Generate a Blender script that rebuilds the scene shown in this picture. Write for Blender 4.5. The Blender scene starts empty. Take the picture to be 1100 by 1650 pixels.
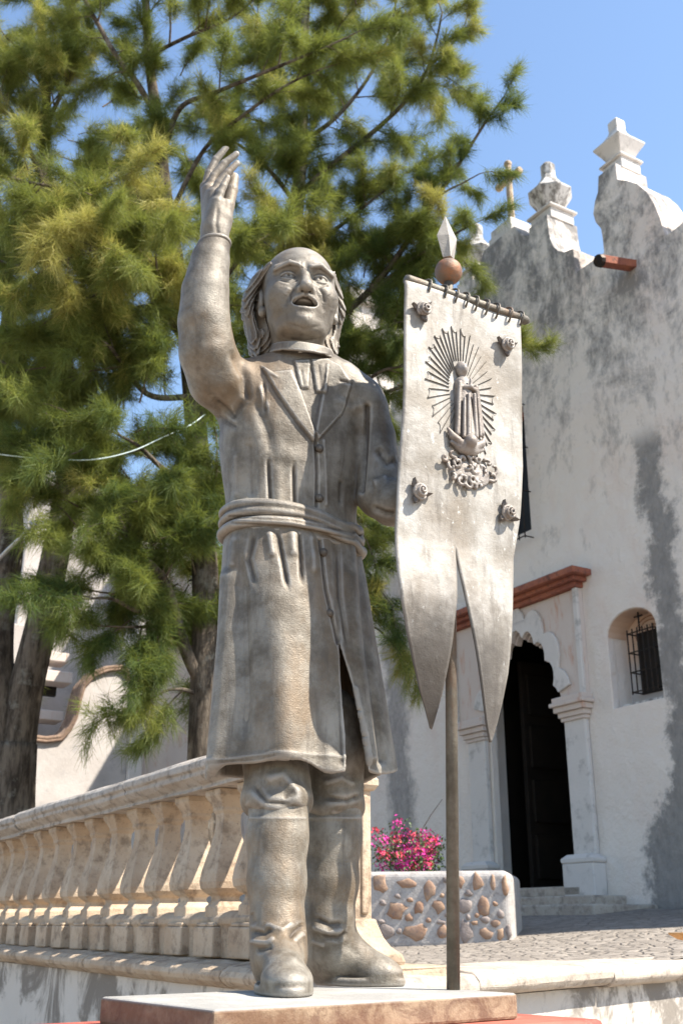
import bpy, math, random
import numpy as np
from mathutils import Vector, Matrix
from mathutils.geometry import tessellate_polygon

# ------------------------------------------------------------------ camera, sky, sun, exposure
SC = bpy.context.scene
COL = SC.collection
F_PX = 1727.0                      # focal length in pixels of the 1100 x 1650 photograph
PITCH = math.radians(21.0)
CAM = np.array([0.0, 0.0, 1.6])
cd = bpy.data.cameras.new('camera'); cam = bpy.data.objects.new('camera', cd); COL.objects.link(cam)
cam.location = CAM; cam.rotation_euler = (math.radians(90) + PITCH, 0, 0)
cd.sensor_fit = 'VERTICAL'; cd.sensor_height = 36.0; cd.lens = 36.0 * F_PX / 1650.0
cd.clip_start = 0.05; cd.clip_end = 4000.0
cd.dof.use_dof = True; cd.dof.focus_distance = 3.05; cd.dof.aperture_fstop = 7.0
SC.camera = cam

SUN_TH, SUN_EL = math.radians(70), math.radians(51)
SUN = Vector((math.sin(SUN_TH) * math.cos(SUN_EL), -math.cos(SUN_TH) * math.cos(SUN_EL), math.sin(SUN_EL)))
w = bpy.data.worlds.new('World'); SC.world = w; w.use_nodes = True
nt = w.node_tree; nt.nodes.clear()
sky = nt.nodes.new('ShaderNodeTexSky'); sky.sky_type = 'NISHITA'; sky.sun_disc = False
sky.sun_elevation = SUN_EL; sky.sun_rotation = math.pi - SUN_TH
sky.air_density = 1.25; sky.dust_density = 0.45; sky.ozone_density = 2.0; sky.altitude = 200
bg = nt.nodes.new('ShaderNodeBackground'); bg.inputs[1].default_value = 0.12
wo = nt.nodes.new('ShaderNodeOutputWorld')
nt.links.new(sky.outputs[0], bg.inputs[0]); nt.links.new(bg.outputs[0], wo.inputs[0])
sl = bpy.data.lights.new('sun', 'SUN'); sl.energy = 5.0; sl.angle = math.radians(0.53); sl.color = (1.0, 0.93, 0.82)
so = bpy.data.objects.new('sun', sl); COL.objects.link(so); so.rotation_euler = SUN.to_track_quat('Z', 'Y').to_euler(); so.location = (20, -10, 40)
SC.view_settings.view_transform = 'Standard'; SC.view_settings.look = 'None'
SC.view_settings.exposure = 1.22; SC.view_settings.gamma = 1.0
SC.view_settings.use_curve_mapping = False
SC.cycles.use_denoising = True
SC.cycles.max_bounces = 6; SC.cycles.transparent_max_bounces = 8

random.seed(7); RNG = np.random.default_rng(11)

# ------------------------------------------------------------------ pixel -> place helpers
cp, sp = math.cos(PITCH), math.sin(PITCH)
def ray(x, y):
    a = (x - 550.0) / F_PX; b = (825.0 - y) / F_PX
    return np.array([a, cp - b * sp, sp + b * cp])
def at_y(x, y, Y):
    d = ray(x, y); return CAM + d * (Y / d[1])
def at_z(x, y, z):
    d = ray(x, y); return CAM + d * ((z - CAM[2]) / d[2])
def on_plane(x, y, o, n):
    d = ray(x, y); return CAM + d * (np.dot(o - CAM, n) / np.dot(d, n))
def zdepth(p):
    return p[1] * cp + (p[2] - 1.6) * sp
def pm(p):                                # metres per pixel at a point
    return zdepth(p) / F_PX
def project(P):
    zc = P[:, 1] * cp + (P[:, 2] - 1.6) * sp
    yc = -P[:, 1] * sp + (P[:, 2] - 1.6) * cp
    return 550 + F_PX * P[:, 0] / zc, 825 - F_PX * yc / zc, zc

# ------------------------------------------------------------------ object helpers
def props(o, label=None, cat=None, group=None, kind=None):
    if label: o['label'] = label
    if cat: o['category'] = cat
    if group: o['group'] = group
    if kind: o['kind'] = kind
    return o
def link(o, parent=None):
    COL.objects.link(o)
    if parent is not None: o.parent = parent
    return o
def thing(name, label, cat, loc=(0, 0, 0), rotz=0.0, group=None):
    o = bpy.data.objects.new(name, None); o.empty_display_size = 0.2
    link(o); o.location = loc; o.rotation_euler = (0, 0, rotz)
    return props(o, label, cat, group)
def mesh_obj(name, verts, faces, mat, parent=None, smooth=False, world=True, loc=None):
    """verts are world coordinates when world=True; they are moved into the parent's frame"""
    me = bpy.data.meshes.new(name)
    V = np.asarray(verts, dtype=np.float64).reshape(-1, 3)
    if world and parent is not None:
        M = root_matrix(parent).inverted()
        A = np.array(M); V = V @ A[:3, :3].T + A[:3, 3]
    me.from_pydata(V.tolist(), [], faces)
    if smooth: me.polygons.foreach_set('use_smooth', np.ones(len(me.polygons), dtype=bool))
    me.update()
    if mat is not None: me.materials.append(mat)
    o = bpy.data.objects.new(name, me)
    if loc is not None: o.location = loc
    return link(o, parent)
def root_matrix(o):
    M = Matrix.LocRotScale(o.location, o.rotation_euler, o.scale)
    return root_matrix(o.parent) @ M if o.parent else M
def np_mesh(name, V, Fq, mat, parent=None, smooth=True):
    """fast: V (n,3), Fq (m,k) arrays, world coordinates (parent at a location without rotation)"""
    me = bpy.data.meshes.new(name)
    if parent is not None:
        A = np.array(root_matrix(parent).inverted()); V = V @ A[:3, :3].T + A[:3, 3]
    n, m, k = len(V), len(Fq), Fq.shape[1]
    me.vertices.add(n); me.vertices.foreach_set('co', np.ascontiguousarray(V, dtype=np.float32).ravel())
    me.loops.add(m * k); me.loops.foreach_set('vertex_index', np.ascontiguousarray(Fq, dtype=np.int32).ravel())
    me.polygons.add(m)
    me.polygons.foreach_set('loop_start', np.arange(0, m * k, k, dtype=np.int32))
    me.polygons.foreach_set('loop_total', np.full(m, k, dtype=np.int32))
    me.polygons.foreach_set('use_smooth', np.full(m, smooth, dtype=bool))
    me.update(calc_edges=True)
    if mat is not None: me.materials.append(mat)
    o = bpy.data.objects.new(name, me)
    return link(o, parent)
def bevel(o, w, seg=2):
    m = o.modifiers.new('bevel', 'BEVEL'); m.width = w; m.segments = seg; m.limit_method = 'ANGLE'; m.angle_limit = math.radians(35)
    return o
class MB:
    """collects simple shapes into one mesh"""
    def __init__(s): s.v = []; s.f = []
    def add(s, v, f):
        k = len(s.v); s.v += [tuple(map(float, p)) for p in v]; s.f += [tuple(i + k for i in q) for q in f]
    def box(s, x0, x1, y0, y1, z0, z1, jit=0.0):
        v = [(x, y, z) for z in (z0, z1) for y in (y0, y1) for x in (x0, x1)]
        if jit: v = [tuple(c + random.uniform(-jit, jit) for c in p) for p in v]
        s.add(v, [(0, 2, 3, 1), (4, 5, 7, 6), (0, 1, 5, 4), (2, 6, 7, 3), (0, 4, 6, 2), (1, 3, 7, 5)])
    def loft(s, rings, caps=True):
        n = len(rings[0]); v = [p for r in rings for p in r]; f = []
        for i in range(len(rings) - 1):
            for j in range(n):
                a = i * n + j; b = i * n + (j + 1) % n
                f.append((a, b, b + n, a + n))
        if caps:
            f.append(tuple(range(n - 1, -1, -1))); k = (len(rings) - 1) * n; f.append(tuple(range(k, k + n)))
        s.add(v, f)
    def lathe(s, c, prof, n=16, rot=0.0, sx=1.0, sy=1.0):
        """prof: (radius, z); n=4 with rot=pi/4 gives a square plan with half width r (times sqrt 2)"""
        s.loft([[(c[0] + sx * r * math.cos(rot + 2 * math.pi * j / n), c[1] + sy * r * math.sin(rot + 2 * math.pi * j / n), c[2] + z) for j in range(n)] for r, z in prof])
    def tube(s, pts, r, n=8, caps=True):
        pts = [Vector(p) for p in pts]
        rr = r if hasattr(r, '__len__') else [r] * len(pts)
        rings = []; up = Vector((0, 0, 1)); prev = None
        for i, p in enumerate(pts):
            d = (pts[min(i + 1, len(pts) - 1)] - pts[max(i - 1, 0)])
            d = d.normalized() if d.length > 1e-9 else Vector((0, 0, 1))
            if prev is None:
                a = d.cross(up if abs(d.z) < .9 else Vector((1, 0, 0))).normalized()
            else:
                a = (prev - d * prev.dot(d)).normalized()
            prev = a; b = d.cross(a)
            rings.append([p + (a * math.cos(2 * math.pi * j / n) + b * math.sin(2 * math.pi * j / n)) * rr[i] for j in range(n)])
        s.loft(rings, caps)
    def prism(s, outer, holes, y0, y1, jit=None):
        """outline in (x,z), extruded from y0 to y1; holes cut through"""
        loops = [outer] + list(holes)
        tri = tessellate_polygon([[Vector((p[0], p[1], 0)) for p in l] for l in loops])
        flat = [p for l in loops for p in l]; n = len(flat)
        v = [(p[0], y0, p[1]) for p in flat] + [(p[0], y1, p[1]) for p in flat]
        f = []
        for t in tri:
            a, b, c = [Vector((flat[i][0], flat[i][1])) for i in t]
            if (b - a).cross(c - a) < 0: t = (t[0], t[2], t[1])
            f.append(tuple(t)); f.append((t[2] + n, t[1] + n, t[0] + n))
        k = 0
        for l in loops:
            m = len(l)
            ar = sum(l[i][0] * l[(i + 1) % m][1] - l[(i + 1) % m][0] * l[i][1] for i in range(m))
            ccw = ar > 0
            if l is not outer: ccw = not ccw
            for i in range(m):
                a, b = k + i, k + (i + 1) % m
                f.append((a, a + n, b + n, b) if ccw else (b, b + n, a + n, a))
            k += m
        s.add(v, f)
    def build(s, name, mat, parent=None, smooth=False, world=False, bev=0.0, seg=2, loc=None):
        o = mesh_obj(name, s.v, s.f, mat, parent, smooth, world, loc)
        if bev: bevel(o, bev, seg)
        return o

# ------------------------------------------------------------------ materials
class NG:
    def __init__(s, name, rough=0.8, metal=0.0, spec=0.3):
        s.m = bpy.data.materials.new(name); s.m.use_nodes = True; s.t = s.m.node_tree
        s.b = s.t.nodes['Principled BSDF']; s.set('Roughness', rough); s.set('Metallic', metal); s.set('Specular IOR Level', spec)
        s.tc = s.t.nodes.new('ShaderNodeTexCoord'); s.obj = s.tc.outputs['Object']
    def set(s, k, v):
        if hasattr(v, 'is_linked') or hasattr(v, 'links'): s.t.links.new(v, s.b.inputs[k])
        else: s.b.inputs[k].default_value = v
    def n(s, typ): return s.t.nodes.new(typ)
    def put(s, sock, v):
        if hasattr(v, 'links'): s.t.links.new(v, sock)
        elif hasattr(v, '__len__') and len(v) == 3 and sock.type == 'RGBA': sock.default_value = (*v, 1)
        else: sock.default_value = v
    def math(s, op, a, b=0.0, c=None, clamp=False):
        q = s.n('ShaderNodeMath'); q.operation = op; q.use_clamp = clamp
        s.put(q.inputs[0], a); s.put(q.inputs[1], b)
        if c is not None: s.put(q.inputs[2], c)
        return q.outputs[0]
    def mapping(s, scale=(1, 1, 1), loc=(0, 0, 0), vec=None):
        q = s.n('ShaderNodeMapping'); q.inputs['Scale'].default_value = scale; q.inputs['Location'].default_value = loc
        s.t.links.new(vec or s.obj, q.inputs[0]); return q.outputs[0]
    def noise(s, scale, detail=4, rough=.6, vec=None, dist=0.0):
        q = s.n('ShaderNodeTexNoise'); q.inputs['Scale'].default_value = scale; q.inputs['Detail'].default_value = detail
        q.inputs['Roughness'].default_value = rough; q.inputs['Distortion'].default_value = dist
        s.t.links.new(vec or s.obj, q.inputs['Vector']); return q.outputs['Fac']
    def voro(s, scale, vec=None, feat='F1', out='Distance'):
        q = s.n('ShaderNodeTexVoronoi'); q.feature = feat; q.inputs['Scale'].default_value = scale
        s.t.links.new(vec or s.obj, q.inputs['Vector']); return q.outputs[out]
    def smooth(s, v, a, b):                # 0 at a .. 1 at b
        q = s.n('ShaderNodeMapRange'); q.interpolation_type = 'SMOOTHSTEP'
        s.put(q.inputs['Value'], v); q.inputs['From Min'].default_value = a; q.inputs['From Max'].default_value = b
        return q.outputs[0]
    def mix(s, fac, a, b, blend='MIX'):
        q = s.n('ShaderNodeMix'); q.data_type = 'RGBA'; q.blend_type = blend
        s.put(q.inputs[0], fac); s.put(q.inputs[6], a); s.put(q.inputs[7], b); return q.outputs[2]
    def xyz(s, vec=None):
        q = s.n('ShaderNodeSeparateXYZ'); s.t.links.new(vec or s.obj, q.inputs[0]); return q.outputs
    def attr(s, name):
        q = s.n('ShaderNodeAttribute'); q.attribute_name = name; return q
    def rnd(s):
        return s.n('ShaderNodeObjectInfo').outputs['Random']
    def bump(s, h, strength=.3, dist=.01, prev=None):
        q = s.n('ShaderNodeBump'); q.inputs['Strength'].default_value = strength; q.inputs['Distance'].default_value = dist
        s.put(q.inputs['Height'], h)
        if prev is not None: s.t.links.new(prev, q.inputs['Normal'])
        s.t.links.new(q.outputs[0], s.b.inputs['Normal']); return q.outputs[0]
    def color(s, c): s.put(s.b.inputs['Base Color'], c); return s

def simple(name, c1, c2, scale=6, rough=.8, bump=.2, bscale=40, bdist=.004, metal=0.0, spec=.3, c3=None):
    g = NG(name, rough, metal, spec)
    f = g.smooth(g.noise(scale, 6, .65), .35, .65)
    c = g.mix(f, c1, c2)
    if c3 is not None: c = g.mix(g.math('MULTIPLY', g.smooth(g.noise(scale * 2.7, 7, .7), .52, .68), .8), c, c3)
    g.color(c); g.bump(g.noise(bscale, 5, .65), bump, bdist); return g.m
M = {}
def make_materials():
    # weathered whitewash on the church front: object x runs along the wall, z up (from the door step)
    g = NG('whitewash', .92, 0, .15)
    X, Y, Z = g.xyz()
    base = g.mix(g.noise(1.3, 5, .6), (.68, .61, .545), (.79, .725, .66))
    pink = g.math('MULTIPLY', g.smooth(g.noise(.9, 5, .6, g.mapping((1, 1, .6), (3, 0, 1))), .5, .72), .35)
    base = g.mix(pink, base, (.62, .44, .36))
    blot = g.noise(1.6, 9, .72, g.mapping((1.0, 1, .75), (5, 2, 0)), .4)
    fine = g.noise(9, 8, .75, g.mapping((1.0, 1, .55)))
    drip = g.noise(2.6, 7, .7, g.mapping((1.9, 1, .16), (1, 0, 3)), .3)
    st = g.math('ADD', g.math('ADD', g.math('MULTIPLY', blot, .56), g.math('MULTIPLY', fine, .30)), g.math('MULTIPLY', drip, .14))
    high = g.smooth(Z, 1.5, 9.2)                                  # lichen and soot run down from the parapet
    thr = g.math('SUBTRACT', .595, g.math('MULTIPLY', high, .15))
    d = g.math('MULTIPLY', g.math('SUBTRACT', st, thr), 9.0, clamp=True)
    d = g.math('MULTIPLY', d, g.math('ADD', .30, g.math('MULTIPLY', high, .55)))
    base = g.mix(d, base, (.15, .147, .147))
    wob = g.math('ADD', g.math('MULTIPLY', g.math('SUBTRACT', g.noise(1.1, 6, .65), .5), 1.0), g.math('MULTIPLY', g.math('SUBTRACT', g.noise(7, 8, .75), .5), .55))
    xs = g.math('ADD', X, g.math('ADD', wob, g.math('MULTIPLY', Z, .02)))
    # broad damp streak right of the niche window, widening into a patch at the foot
    foot = g.math('MULTIPLY', g.smooth(Z, 2.0, -.6), .75)
    e1 = g.smooth(g.math('ADD', xs, foot), 2.46, 2.64)
    e2 = g.smooth(g.math('SUBTRACT', xs, g.math('MULTIPLY', foot, 2.2)), 3.05, 2.84)
    s1 = g.math('MULTIPLY', g.math('MULTIPLY', e1, e2), g.smooth(Z, 5.75, 5.3))
    s1 = g.math('MULTIPLY', s1, g.math('ADD', .55, g.math('MULTIPLY', fine, .7)), clamp=True)
    base = g.mix(s1, base, (.22, .21, .20))
    # long streak under the far gutter
    e3 = g.math('MULTIPLY', g.smooth(xs, -3.75, -3.45), g.smooth(xs, -2.75, -3.05))
    s2 = g.math('MULTIPLY', g.math('MULTIPLY', e3, g.smooth(Z, 6.0, 4.2)), g.math('ADD', .2, fine), clamp=True)
    base = g.mix(s2, base, (.17, .165, .165))
    g.color(base)
    b = g.bump(g.noise(2.6, 6, .65), .8, .07); g.bump(g.noise(22, 7, .72), .6, .018, b)
    M['wall'] = g.m
    g = NG('whitewash_trim', .9, 0, .15)
    c = g.mix(g.noise(2.5, 5), (.56, .525, .49), (.66, .625, .59))
    c = g.mix(g.math('MULTIPLY', g.smooth(g.noise(4, 8, .72), .5, .68), .55), c, (.25, .235, .22))
    g.color(c); g.bump(g.noise(25, 6, .7), .4, .012); M['trim'] = g.m
    g = NG('sooty_trim', .9, 0, .15)
    c = g.mix(g.noise(3, 5), (.5, .48, .45), (.66, .63, .6))
    c = g.mix(g.math('MULTIPLY', g.smooth(g.noise(6, 8, .75, g.mapping((1, 1, .5))), .42, .58), .85), c, (.13, .115, .10))
    g.color(c); g.bump(g.noise(25, 6, .7), .4, .012); M['sooty'] = g.m
    g = NG('pink_plaster', .9, 0, .15)
    c = g.mix(g.noise(2, 5), (.55, .46, .40), (.63, .56, .51))
    c = g.mix(g.math('MULTIPLY', g.smooth(g.noise(5, 7, .7, g.mapping((2.2, 1, .5))), .52, .7), .7), c, (.50, .27, .18))
    g.color(c); g.bump(g.noise(25, 6, .7), .35, .01); M['pink'] = g.m
    M['clay'] = simple('red_clay', (.36, .13, .075), (.24, .085, .06), 5, .85, .5, 40, .01, c3=(.06, .045, .04))
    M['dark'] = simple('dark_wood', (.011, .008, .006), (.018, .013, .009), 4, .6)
    M['brown_tile'] = simple('brown_tile', (.16, .105, .075), (.26, .18, .13), 6, .9, .5, 30, .01, c3=(.07, .055, .045))
    M['chapel_wall'] = simple('chapel_whitewash', (.42, .38, .35), (.50, .46, .43), 1.2, .9, .4, 12, .02, c3=(.36, .335, .32))
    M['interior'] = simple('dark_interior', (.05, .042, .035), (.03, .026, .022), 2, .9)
    M['iron'] = simple('wrought_iron', (.022, .022, .024), (.05, .032, .022), 20, .55, metal=.6)
    g = NG('niche_paint', .9, 0, .15)                         # ochre paint on the upper half of the niche, bare whitewash below
    X, Y, Z = g.xyz()
    edge_ = g.math('ADD', Z, g.math('MULTIPLY', g.math('SUBTRACT', g.noise(3, 6, .65), .5), .35))
    c = g.mix(g.smooth(edge_, 2.55, 2.85), g.mix(g.noise(5, 5), (.40, .385, .38), (.48, .465, .455)), g.mix(g.noise(6, 5), (.54, .37, .27), (.60, .46, .36)))
    g.color(c); g.bump(g.noise(25, 6, .7), .35, .01); M['niche_paint'] = g.m
    M['niche_line'] = simple('niche_line_paint', (.24, .105, .06), (.30, .15, .09), 12, .9)
    # stone
    def stone(name, a, b, dark, rough=.9, sc=3.0):
        g = NG(name, rough, 0, .2)
        r = g.rnd()
        vec = g.n('ShaderNodeVectorMath'); vec.operation = 'ADD'; g.t.links.new(g.obj, vec.inputs[0])
        cmb = g.n('ShaderNodeCombineXYZ')
        for i in range(3): g.t.links.new(g.math('MULTIPLY', r, 17.0 + 5 * i), cmb.inputs[i])
        g.t.links.new(cmb.outputs[0], vec.inputs[1]); v = vec.outputs[0]
        c = g.mix(g.smooth(g.noise(sc, 6, .65, v), .35, .65), a, b)
        c = g.mix(g.math('MULTIPLY', g.smooth(g.noise(sc * 3, 8, .72, v), .48, .66), .8), c, dark)
        c = g.mix(g.math('MULTIPLY', r, .35), c, g.mix(.5, c, dark))
        c = g.mix(g.math('MULTIPLY', g.smooth(g.noise(sc * 22, 4, .6, v), .60, .72), .55), c, (.07, .06, .05))
        g.color(c)
        b1 = g.bump(g.noise(14, 6, .65, v), .55, .02); g.bump(g.noise(70, 5, .7, v), .5, .006, b1)
        return g.m
    M['quarry'] = stone('quarry_stone', (.42, .315, .22), (.51, .41, .305), (.21, .155, .11))
    M['coping'] = stone('coping_stone', (.40, .34, .28), (.48, .425, .36), (.20, .17, .145))
    M['rail'] = stone('rail_stone', (.40, .345, .29), (.48, .43, .375), (.17, .15, .13), sc=4)
    M['rubble'] = stone('rubble_stone', (.30, .18, .12), (.40, .27, .18), (.22, .17, .15), sc=5)
    M['rubble_grey'] = stone('rubble_stone_grey', (.24, .20, .18), (.36, .30, .27), (.15, .13, .12), sc=5)
    M['mortar'] = stone('planter_mortar', (.38, .355, .335), (.46, .435, .41), (.24, .215, .20), sc=4)
    g = NG('stained_render', .92, 0, .15)
    X, Y, Z = g.xyz()
    c = g.mix(g.noise(2.2, 6, .6), (.50, .46, .41), (.62, .58, .53))
    run = g.noise(3.2, 9, .72, g.mapping((.55, .55, .5)), .8)
    top = g.smooth(Z, .3, 1.4)
    c = g.mix(g.math('MULTIPLY', g.smooth(g.math('ADD', run, g.math('MULTIPLY', top, .10)), .55, .68), .8), c, (.14, .12, .10))
    g.color(c); g.bump(g.noise(20, 7, .7), .5, .015); M['render'] = g.m
    # paving of the courtyard: small uneven flags
    g = NG('cobbles', .85, 0, .25)
    cell = g.voro(8.5, g.mapping((1, 1, .05)), 'DISTANCE_TO_EDGE'); colr = g.voro(8.5, g.mapping((1, 1, .05)), 'F1', 'Color')
    c = g.mix(g.noise(.7, 5), (.23, .20, .17), (.31, .275, .235))
    c = g.mix(.45, c, g.mix(g.xyz(colr)[0], (.13, .11, .095), (.34, .30, .26)))
    c = g.mix(g.math('MULTIPLY', g.smooth(cell, .10, .02), .5), c, (.13, .11, .09))
    g.color(c); g.bump(g.smooth(cell, 0, .14), .7, .03); M['cobble'] = g.m
    M['ground'] = simple('street_stone', (.22, .18, .145), (.29, .24, .195), .6, .9, .4, 8, .02)
    # statue: sand-textured cast patina, grey with warm undertone
    def patina(name, a, b, c_, metal, rough, sc=9.0, worn=None, hat=.38, tail_shade=None, wear=.45):
        g = NG(name, rough, metal, .4)
        n1 = g.smooth(g.noise(sc, 7, .68), .34, .66)
        c = g.mix(n1, a, b)
        c = g.mix(g.math('MULTIPLY', g.smooth(g.noise(sc * .45, 6, .65, g.mapping((1, 1, .6), (4, 1, 2))), .46, .68), .75), c, c_)
        run = g.noise(16, 7, .7, g.mapping((1.6, 1.6, .22)))
        c = g.mix(g.math('MULTIPLY', g.smooth(run, .50, .66), .5), c, (.085, .068, .052))
        if worn is not None:
            c = g.mix(g.math('MULTIPLY', g.smooth(g.noise(42, 5, .75, g.mapping((1, 1, .6))), .60, .70), .8), c, worn)
        if tail_shade is not None:                            # shade of the folded-back tail, painted into the sheet colour
            q = g.n('ShaderNodeVectorMath'); q.operation = 'DISTANCE'; g.t.links.new(g.obj, q.inputs[0]); q.inputs[1].default_value = tail_shade
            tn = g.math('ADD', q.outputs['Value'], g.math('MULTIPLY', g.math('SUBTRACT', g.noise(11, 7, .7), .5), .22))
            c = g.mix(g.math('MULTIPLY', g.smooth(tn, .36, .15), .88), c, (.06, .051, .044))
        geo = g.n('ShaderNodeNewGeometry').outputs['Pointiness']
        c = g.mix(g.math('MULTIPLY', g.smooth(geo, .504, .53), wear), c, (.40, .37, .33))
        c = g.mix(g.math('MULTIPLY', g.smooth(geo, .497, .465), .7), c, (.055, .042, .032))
        g.color(c)
        hatch = g.noise(60, 4, .6, g.mapping((1.0, 1.0, 2.6)), 2.2)
        b1 = g.bump(g.noise(24, 5, .6), .35, .008); b2 = g.bump(hatch, hat, .004, b1); g.bump(g.noise(230, 3, .6), .35, .0018, b2)
        rg = g.math('ADD', rough - .1, g.math('MULTIPLY', g.noise(14, 5, .6), .22)); g.set('Roughness', rg)
        return g.m
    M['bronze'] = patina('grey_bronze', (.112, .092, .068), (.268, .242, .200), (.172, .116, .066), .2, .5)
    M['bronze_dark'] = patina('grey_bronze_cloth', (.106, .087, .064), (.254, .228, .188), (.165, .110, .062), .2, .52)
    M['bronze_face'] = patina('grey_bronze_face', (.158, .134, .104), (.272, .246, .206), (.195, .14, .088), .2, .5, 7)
    M['sheet'] = patina('banner_sheet', (.210, .185, .152), (.40, .380, .35), (.20, .158, .115), .05, .58, 5.5, worn=(.60, .59, .56), hat=.15, tail_shade=(-.02, -.06, .70), wear=.1)
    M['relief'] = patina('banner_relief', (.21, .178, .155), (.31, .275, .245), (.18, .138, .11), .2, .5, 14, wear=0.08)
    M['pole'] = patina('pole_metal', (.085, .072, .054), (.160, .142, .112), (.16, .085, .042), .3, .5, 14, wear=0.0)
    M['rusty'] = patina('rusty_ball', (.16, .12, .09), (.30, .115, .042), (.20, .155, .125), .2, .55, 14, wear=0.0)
    g = NG('plinth_top', .7, 0, .3)
    X, Y, Z = g.xyz()
    c = g.mix(g.smooth(g.noise(5, 7, .7), .4, .62), (.16, .09, .052), (.30, .215, .14))
    c = g.mix(g.math('MULTIPLY', g.smooth(g.noise(9, 8, .75, None, 1.0), .46, .60), .6), c, (.10, .045, .03))
    tp = g.smooth(Z, -.006, -.001)
    c = g.mix(tp, c, g.mix(g.smooth(g.noise(4, 7, .7), .4, .65), (.30, .285, .26), (.42, .405, .375)))
    g.color(c); g.bump(g.noise(40, 7, .7), .6, .008); M['plinth'] = g.m
    M['red_paint'] = simple('red_paint', (.34, .075, .055), (.42, .13, .09), 3, .6, .25, 30, .004, c3=(.50, .27, .19))
    # bark and needles
    g = NG('bark', .95, 0, .1)
    v = g.mapping((1, 1, .22))
    c = g.mix(g.smooth(g.noise(9, 8, .7, v), .38, .64), (.055, .044, .035), (.20, .165, .13))
    c = g.mix(g.math('MULTIPLY', g.smooth(g.noise(4, 6, .7), .52, .66), .6), c, (.30, .29, .25))
    g.color(c); g.bump(g.noise(22, 8, .75, v), 1.0, .05); M['bark'] = g.m
    M['twig'] = simple('twig_bark', (.085, .062, .045), (.15, .115, .085), 12, .9)
    def needles(name, a, b, c_):
        g = NG(name, .55, 0, .25)
        t = g.attr('tint').outputs['Fac']
        c = g.mix(t, a, b); c = g.mix(g.smooth(t, .86, 1.0), c, c_)
        g.color(c)
        tr = g.n('ShaderNodeBsdfTranslucent'); g.put(tr.inputs[0], g.mix(.5, c, (.22, .24, .03)))
        mx = g.n('ShaderNodeMixShader'); mx.inputs[0].default_value = .5
        out = g.t.nodes['Material Output']
        g.t.links.new(g.b.outputs[0], mx.inputs[1]); g.t.links.new(tr.outputs[0], mx.inputs[2]); g.t.links.new(mx.outputs[0], out.inputs[0])
        return g.m
    M['needles'] = needles('casuarina_needles', (.072, .120, .036), (.28, .30, .07), (.48, .43, .13))
    M['leaf'] = simple('small_leaf', (.05, .09, .025), (.09, .13, .04), 8, .5)
    M['bract_pink'] = simple('pink_bract', (.78, .06, .30), (.66, .05, .38), 30, .6)
    M['bract_red'] = simple('red_bract', (.80, .10, .11), (.70, .07, .18), 30, .6)
    M['straw'] = simple('straw', (.62, .34, .13), (.50, .25, .09), 30, .75, .5, 160, .003)
    M['skin'] = simple('skin', (.36, .20, .13), (.40, .23, .15), 6, .55)
    M['shirt'] = simple('blue_shirt', (.14, .20, .32), (.17, .24, .36), 6, .85)
    M['trousers'] = simple('dark_trousers', (.05, .05, .06), (.07, .07, .08), 6, .85)
    M['wire'] = simple('pale_cable', (.55, .68, .66), (.62, .72, .70), 6, .5)
    M['grey_metal'] = simple('grey_metal', (.42, .42, .41), (.5, .5, .49), 8, .5, metal=.4)
    M['chairwood'] = simple('chair_wood', (.30, .19, .10), (.38, .25, .14), 9, .6)
    M['glass'] = simple('window_glass', (.012, .013, .015), (.02, .022, .025), 2, .6, 0, spec=.2)
make_materials()
# ------------------------------------------------------------------ frames of the place
TH = math.radians(30.74)
UX = np.array([math.sin(TH), -math.cos(TH), 0.0])        # along the church front, towards the viewer's right
YI = np.array([math.cos(TH), math.sin(TH), 0.0])         # into the church front
ROT = math.atan2(UX[1], UX[0])
P0 = np.array([2.62, 15.0, 2.04])                        # middle of the door sill
K0 = np.array([0.1275, 4.7175, 0.0])                     # corner of the retaining wall
def fac(x, y, o=0.0):                                    # pixel -> (along, height) in the church frame, o metres inside the front
    q = on_plane(x, y, P0 + YI * o, YI) - P0
    return float(np.dot(q, UX)), float(q[2])
def ground_z(x, y):
    pd = -((x - P0[0]) * YI[0] + (y - P0[1]) * YI[1])
    t = np.clip((4.6 - pd) / 4.6, 0, 1.0)
    return 1.385 + 0.39 * t

# street level, one sheet to the horizon
mb = MB(); R_ = 1500
mb.add([(-R_, -R_, 0), (R_, -R_, 0), (R_, R_, 0), (-R_, R_, 0)], [(0, 1, 2, 3)])
props(mb.build('ground', M['ground']), kind='structure')
# raised courtyard in front of the church
LD = np.array([0.637, 0.771, 0.0])                       # direction of the right-hand retaining wall
NL = np.array([LD[1], -LD[0], 0.0])
vs, fs = [], []
A_ = K0 + YI * .1; far = 60
nx, ny = 40, 40
for i in range(nx + 1):
    for j in range(ny + 1):
        a = (i / nx) ** 1.6 * 40; b = (j / ny) ** 1.6 * 40
        p = A_ + LD * a + (-UX) * b
        p = p + (LD * .05 - UX * .05)
        vs.append((p[0], p[1], float(ground_z(p[0], p[1])) + random.uniform(-.008, .008)))
for i in range(nx):
    for j in range(ny):
        k = i * (ny + 1) + j; fs.append((k, k + ny + 1, k + ny + 2, k + 1))
props(mesh_obj('courtyard_paving', vs, fs, M['cobble'], smooth=True), kind='structure')

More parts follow.
